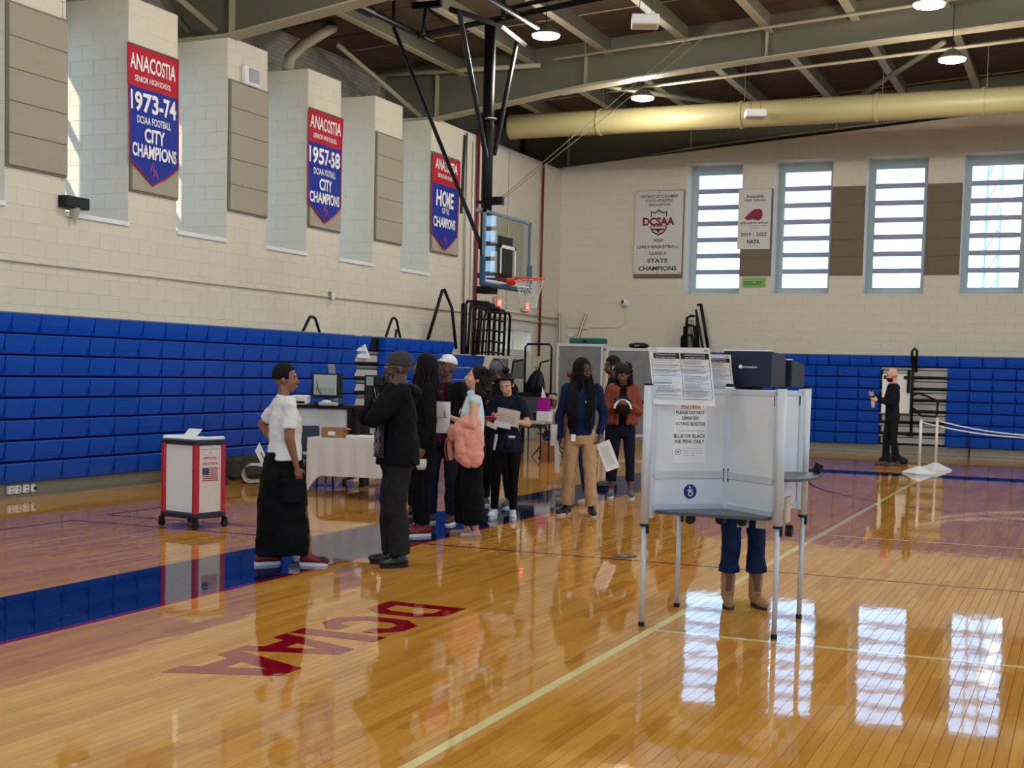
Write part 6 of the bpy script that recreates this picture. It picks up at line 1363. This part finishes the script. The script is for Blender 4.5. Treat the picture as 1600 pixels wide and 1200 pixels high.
def b(r, s): MB().add(card((-.02 * s, -.30 * s, 1.22 * s), (-.6, -.8, 0), (0, 0, 1), .16 * s, .32 * s, .006)).build('sheets', PAPER, r); MB().add(card((-.02 * s, -.305 * s, 1.22 * s), (-.6, -.8, 0), (0, 0, 1), .12 * s, .006, .001)).build('edge_print', GREYINK, r)
held('held_paper', 'upright white papers held edge-on by the curly haired woman', 'papers', I, b)

# 7 man with the grey cap and headphones
I = figure('man in a grey cap with headphones, looking down behind the curly haired woman', -6.43, 14.68, 262, 1.74, 'dark', .011, False, 1.08, la='read', ra='read', head=(-5, 22), shirt=BLK, jacket=(BLK, .85, 'long', .02), pants=BLK, ankle=.06, shoes=GSHOE, sole=WSHOE, feet=((.16, .04), (-.14, -.05)))
b_ = ell((0, .015, 1.685), (.09, .108, .09), 18, 12); vs = [(a, b2, max(c, 1.66)) for a, b2, c in b_[0]]; blob('cap', [I['hv']((vs, b_[1])), I['hv'](ell((0, -.11, 1.668), (.07, .06, .008), 14, 6))], cl('grey_cap_cloth', (92, 94, 98)), I['r'], .008, 1)
r = I['r']; MB().add(I['hv'](path([(.095 * math.cos(a), .02, 1.64 + .145 * math.sin(a)) for a in [PI * k / 14 for k in range(15)]], .008, 6))).build('headband', BLACKP, r); 
for sx in (1, -1): MB().add(I['hv'](ell((.095 * sx, .02, 1.62), (.02, .035, .045), 12, 8))).build('ear_cup', BLACKP, r, True)
blob('beard', [I['hv'](ell((0, -.05, 1.55), (.055, .05, .045), 14, 8))], HAIRB, r, .008, 1)

# 8 woman with the bun
I = figure('woman with her dark hair in a bun, black leggings and white sneakers, reading her phone', -5.84, 13.56, 285, 1.60, 'light', .009, True, 1.05, la=(V(.10, -.04, -.27), V(-.04, -.28, -.24)), ra=(V(-.08, -.04, -.27), V(.02, -.27, -.20)), head=(-6, 26), feet=((.10, .0), (-.13, .03)), toe=(8, -10), shirt=NAVY2, sleeve='short', hem=.96, pants=BLK, ankle=.046, shoes=WSHOE, sole=WSHOE, hip=1.2, fold=(.012, .1))
hair_cap(I, HAIRD, 1.60, .008); blobs(I, 'hair_bun', [(0, .04, 1.80, .045, .045, .04)], HAIRD, disp=(.01, .02)); MB().add(I['hv'](path([(.086 * math.cos(a), .02 + .108 * math.sin(a), 1.705 - .035 * math.sin(a)) for a in [2 * PI * k / 20 for k in range(20)]], .014, 6, True))).build('headband', BLACKP, I['r'], True)
r = I['r']; s = I['s']; blob('tied_jacket', [I['sc'](p) for p in (loft([(.80, .20, .15, 0, .02), (.90, .205, .15, 0, .01), (1.0, .175, .13, 0, 0), (1.03, .16, .12, 0, 0)], 20), cone((-.02, -.15, .99), .03, (-.05, -.17, .86), .028), cone((.02, -.15, .99), .03, (.03, -.17, .88), .028))], cl('navy_patterned_cloth', (26, 32, 48), var=.6), r, .011, 2, (.03, .05))
blob('white_tie', [I['sc'](p) for p in (cone((-.10, -.15, 1.0), .022, (-.12, -.165, .84), .018), ell((.08, -.15, .99), (.06, .02, .02), 12, 6))], WHT, r, .01, 1)
MB().add(I['sc'](tube(I['arms'][1][2] - V(0, 0, 0), I['arms'][1][2] + (I['arms'][1][2] - I['arms'][1][1]).normalized() * -.03, .031, n=12))).build('wrist_watch', BLACKP, r)
MB().path([tuple(v * s for v in p) for p in ((.06, -.10, 1.42), (-.02, -.14, 1.25), (-.12, -.14, 1.08))], .016, 6).build('bag_strap', NAVY, r)
def b(r, s):
    MB().add(card((.07 * s, -.38 * s, 1.23 * s), (.97, 0, -.16), (.05, -.25, 1), .27 * s, .20 * s, .003)).build('sheets', mat('cream_paper', (224, 212, 200), .6), r); MB().add(card((.12 * s, -.397 * s, 1.29 * s), (.97, 0, -.16), (.05, -.25, 1), .13 * s, .016 * s, .001)).build('print', INK, r)
    for k in range(7): MB().add(card((.05 * s, (-.392 + k * .004) * s, (1.265 - k * .016) * s), (.97, 0, -.16), (.05, -.25, 1), .2 * s, .003, .001)).build('print_line', GREYINK, r)
    MB().add(card((.0, -.36 * s, 1.14 * s), (.97, 0, -.16), (.05, -.25, 1), .2 * s, .07 * s, .003)).build('lower_sheet', PAPER, r)
held('ballot_papers', 'cream papers held across the chest of the woman with the bun', 'papers', I, b)
def b(r, s): MB().add(card((-.16 * s, -.36 * s, 1.22 * s), (1, -.2, .05), (0, -.75, .5), .15 * s, .075 * s, .010)).build('phone_case', mat('pink_phone_case', (196, 70, 104), .4), r); MB().add(card((-.16 * s, -.362 * s, 1.231 * s), (1, -.2, .05), (0, -.75, .5), .13 * s, .06 * s, .001)).build('screen', BLACKP, r); MB().add(card((-.12 * s, -.37 * s, 1.13 * s), (.9, 0, -.35), (.3, -.3, .9), .13 * s, .06 * s, .002)).build('card', PAPER, r)
held('pink_phone', 'pink phone with a white card held by the woman with the bun', 'phone', I, b)

# 9 man in khaki
I = figure('man with waist-length dreadlocks, navy sweatshirt and khaki trousers, looking right', -5.26, 14.34, 290, 1.77, 'dark', .009, False, 1.08, la='pocket', ra='down', feet=((.14, -.02), (-.14, .03)), toe=(10, -35), head=(38, 0), shirt=NAVY, sleeve='long', hem=.90, pants=KHAKI, ankle=.07, pant_len=.07, shoes=BSHOE, sole=mat('offwhite_sole', (190, 184, 170), .6), fold=(.035, .11), shoulders=1.03)
hair_cap(I, HAIRB, 1.63, .016); strands(I, 'dreadlocks', HAIRB, 40, 1.2, 1.42, .0, 5, .012, front=.5); glasses(I); r = I['r']; s = I['s']
b2 = MB(); rn = random.Random(9)
for k in range(46):
    sd = rn.choice((-1, 1)); x0 = sd * rn.uniform(.055, .13); zE = rn.uniform(.92, 1.12); yb = rn.choice((-1, -1, 1)) 
    b2.path([(x0 * .7, .03, 1.62), (x0 * .95, yb * .05, 1.5), (x0 * 1.1, yb * .115, 1.38), (x0 + rn.uniform(-.02, .02), yb * .145, 1.2), (x0 + rn.uniform(-.03, .03), yb * .15, zE)], [.012, .013, .012, .011, .007], 6)
MB().add(I['sc']((b2.v, b2.f))).build('long_dreadlocks', HAIRB, r, True, kind='stuff'); blob('beard', [I['hv'](ell((0, -.062, 1.545), (.045, .045, .035), 14, 8))], HAIRB, r, .008, 1)
MB().add(card(at(I, (-.08, -.16, .88)), (1, 0, 0), (0, 0, 1), .05, .075)).build('id_badge', PAPER, r); MB().add(card(at(I, (.05, -.128, 1.28)), (1, 0, 0), (0, 0, 1), .015, .02, .003)).build('chest_logo', PAPER, r)
def b(r, s): MB().add(card((-.26 * s, -.05 * s, .66 * s), (.25, -.15, .0), (.15, 0, -1), .06 * s, .36 * s, .004)).build('sheets', PAPER, r); MB().add(card((-.30 * s, -.04 * s, .9 * s), (.3, -.3, 0), (.05, 0, 1), .1 * s, .24 * s, .003)).build('sheet', PAPER, r)
held('held_papers', 'white papers hanging from the right hand of the man in khaki', 'papers', I, b)
def b(r, s): MB().add(card((.31 * s, .0, .68 * s), (.85, 0, .35), (-.38, 0, -.9), .16 * s, .33 * s, .004)).build('sheets', PAPER, r); MB().add(card((.31 * s, -.002, .68 * s), (.85, 0, .35), (-.38, 0, -.9), .10 * s, .22 * s, .001)).build('print', mat('faint_print', (210, 210, 208), .6), r)
held('held_papers', 'white papers tucked at the left hip of the man in khaki', 'papers', I, b)

# 10 red haired woman behind him
I = figure('woman with short auburn hair and beige ankle boots, hidden behind the man in khaki', -5.72, 15.5, 245, 1.66, 'light', .012, True, 1.0, la='face', ra='down', feet=((.16, .05), (-.16, .03)), toe=(0, -30), head=(5, 25), shirt=cl('striped_brown_cloth', (92, 78, 66), var=.6), pants=DENIM, ankle=.06, pant_len=.2, shoes=mat('beige_boot', (178, 152, 128), .8), sole=mat('beige_sole', (150, 120, 96), .6), boots=True)
blobs(I, 'wavy_hair', [(0, .02, 1.69, .095, .11, .09), (.06, -.04, 1.73, .04), (-.06, -.03, 1.73, .045), (0, .07, 1.62, .085, .06, .08), (.08, .02, 1.64, .035), (-.08, .02, 1.64, .035)], HAIRR, disp=(.03, .03))
def b(r, s): MB().add(card((-.2 * s, -.1 * s, .9 * s), (.3, -.6, 0), (0, 0, 1), .12 * s, .3 * s, .004)).build('sheet', PAPER, r)
held('held_papers', 'white sheet at the side of the auburn haired woman', 'papers', I, b)

# 11 tall man with an earbud
I = figure('tall man with short black hair and a white earbud, face turned left behind the crowd', -6.13, 18.0, 205, 1.86, 'dark', .012, False, 1.0, la='read', ra='read', shirt=BLK, pants=BLK, shoes=BSHOE, head=(0, 12))
hair_cap(I, HAIRB, 1.64, .006); MB().add(I['hv'](cone((.086, -.0, 1.615), .007, (.09, -.01, 1.585), .004, 8))).build('earbud', PAPER, I['r'], True)

# 12 woman in the rust jacket
I = figure('woman with long curly hair in a rust leather jacket and cropped navy trousers, looking down', -5.56, 16.72, 288, 1.75, 'brown', .011, True, 1.0, la='chest', ra='chest', head=(-8, 24), shirt=BLK, hem=.95, pants=NAVY2, ankle=.058, pant_len=.3, shoes=GSHOE, sole=WSHOE, feet=((.13, 0), (-.12, .02)))
halfjacket(I, RUST, 1.0, .02); rn = random.Random(6); pts = [(0, .02, 1.68, .098, .108, .09), (0, .075, 1.56, .115, .08, .17)]
for k in range(64):
    a = rn.uniform(-.35, PI + .35); z = rn.uniform(1.38, 1.74); q = .095 + .05 * (1.74 - z); pts.append((q * math.cos(a), .02 + (q + .01) * math.sin(a), z, rn.uniform(.02, .032)))
blobs(I, 'curly_hair', pts, HAIRD, disp=(.02, .025))
def b(r, s):
    MB().add(loft([(1.10 * s, .10 * s, .03, 0, -.24 * s), (1.24 * s, .12 * s, .035, 0, -.22 * s), (1.33 * s, .08 * s, .03, 0, -.2 * s)], 18)).build('bag_body', BLACKP, r, True)
    MB().path([(.105 * s * math.cos(a), -.265 * s, (1.17 + .11 * math.sin(a)) * s) for a in [PI * k / 14 for k in range(15)]], .016, 6).build('white_arch', PAPER, r, True)
held('black_white_bag', 'small black bag with a white arch held by the woman in the rust jacket', 'bag', I, b)

# 13-15 people farther back
I = figure('grey haired person in dark clothes behind the booth sheets, turned left', -6.6, 21.6, 200, 1.66, 'brown', .014, False, 1.1, shirt=BLK, pants=BLK, shoes=BSHOE, la='read')
blobs(I, 'hair', [(0, .03, 1.68, .095, .11, .095)], HAIRG, disp=(.02, .03)); 
I = figure('sandy haired person with hands at the face beside the booth sheets', -5.65, 20.2, 250, 1.63, 'light', .014, True, 1.1, la='face', ra='face', shirt=cl('dark_brown_coat', (70, 44, 34)), pants=BLK, shoes=BSHOE); blobs(I, 'hair', [(0, .02, 1.69, .09, .105, .085), (0, .06, 1.63, .08, .06, .08)], mat('sandy_hair', (140, 108, 78), .6, bump=.6, bscale=60))
I = figure('person in a rust coat facing away next to the booth post', -5.15, 17.9, 120, 1.64, 'dark', .014, False, 1.2, la='down', ra='down', shirt=RUST, hem=.85, pants=BLK, ankle=.07, shoes=BSHOE, eyes=False); hair_cap(I, HAIRB, 1.6, .012)
def b(r, s): MB().add(card((.25 * s, 0, .84 * s), (.4, .5, 0), (0, 0, 1), .1 * s, .3 * s, .004)).build('sheet', PAPER, r)
held('held_papers', 'white sheet held low by the person in the rust coat', 'papers', I, b)
# seated woman
I = figure('seated woman in a heather grey sweater and tan cap by the gift bag', -9.32, 23.72, 40, 1.60, 'brown', .013, True, 1.1, la='front', ra='front', seated=True, shirt=GREYC, pants=DENIM, shoes=BSHOE, head=(0, 15))
blobs(I, 'hair', [(0, .04, 1.62, .09, .09, .1), (0, .07, 1.52, .07, .05, .1)], HAIRD, disp=(.015, .03)); b_ = ell((0, .01, 1.70), (.09, .11, .08), 16, 10); blob('cap', [I['hv'](([(a, b2, max(c, 1.68)) for a, b2, c in b_[0]], b_[1])), I['hv'](ell((0, -.11, 1.685), (.07, .06, .008), 12, 6))], cl('tan_cap_cloth', (150, 138, 116)), I['r'], .009, 1)
# bald man by the far bleachers
I = figure('bald man in a black sweater and black face mask by the far bleachers', -3.32, 25.8, 203, 1.84, 'light', .011, False, 1.05, la='front', ra=(V(-.06, -.05, -.28), V(.02, -.30, -.16)), head=(0, 10), shirt=cl('black_navy_sweater', (20, 24, 32)), hem=.88, pants=cl('black_green_trousers', (24, 28, 30)), ankle=.065, shoes=BRSHOE, sole=mat('brown_sole', (110, 84, 62), .7), feet=((.05, .10), (-.09, -.06)), toe=(0, -8))
r = I['r']; blob('face_mask', [I['hv'](ell((0, -.05, 1.565), (.066, .062, .055), 16, 10))], BLACKP, r, .009, 2); MB().add(I['hv'](path([(.07, -.05, 1.59), (.082, .0, 1.61), (.083, .03, 1.62)], .004, 5))).build('mask_strap', BLACKP, r)
def b(r, s): MB().lathe([(.03, 0), (.038, .12), (.04, .13)], (0.06 * s, -.36 * s, 1.05 * s), 14).build('cup', PAPER, r, True); MB().lathe([(.042, .13), (.04, .145)], (0.06 * s, -.36 * s, 1.05 * s), 14).build('lid', PAPER, r)
held('paper_cup', 'white paper cup held by the bald man', 'cup', I, b)
# voter behind the booth
I = figure('voter behind the booth in blue jeans and tan laced boots', -2.19, 9.33, 293, 1.62, 'brown', .0085, False, 1.05, la='front', ra='front', feet=((.12, .0), (-.10, -.02)), toe=(14, -4), head=(0, 30), shirt=CHAR, pants=DENIM2, ankle=.071, pant_len=.45, cuffs=DENIM2, shoes=TANB, sole=mat('dark_boot_sole', (48, 30, 26), .7), boots=True, eyes=False, fold=(.03, .1))
blobs(I, 'hair', [(0, .02, 1.69, .10, .115, .10)], HAIRB, disp=(.02, .03))
r = I['r']; s = I['s']
for sx in (1, -1):
    an = I['legs'][sx][2]; lb = MB()
    for k in range(5): lb.path([(an.x - .022, an.y - .055 - .02 * (4 - k) * .5, .10 + k * .026), (an.x + .022, an.y - .055 - .02 * (4 - k) * .5, .113 + k * .026)], .003, 4)
    MB().add(I['sc']((lb.v, lb.f))).build('boot_laces', mat('tan_lace', (120, 84, 50), .8), r)
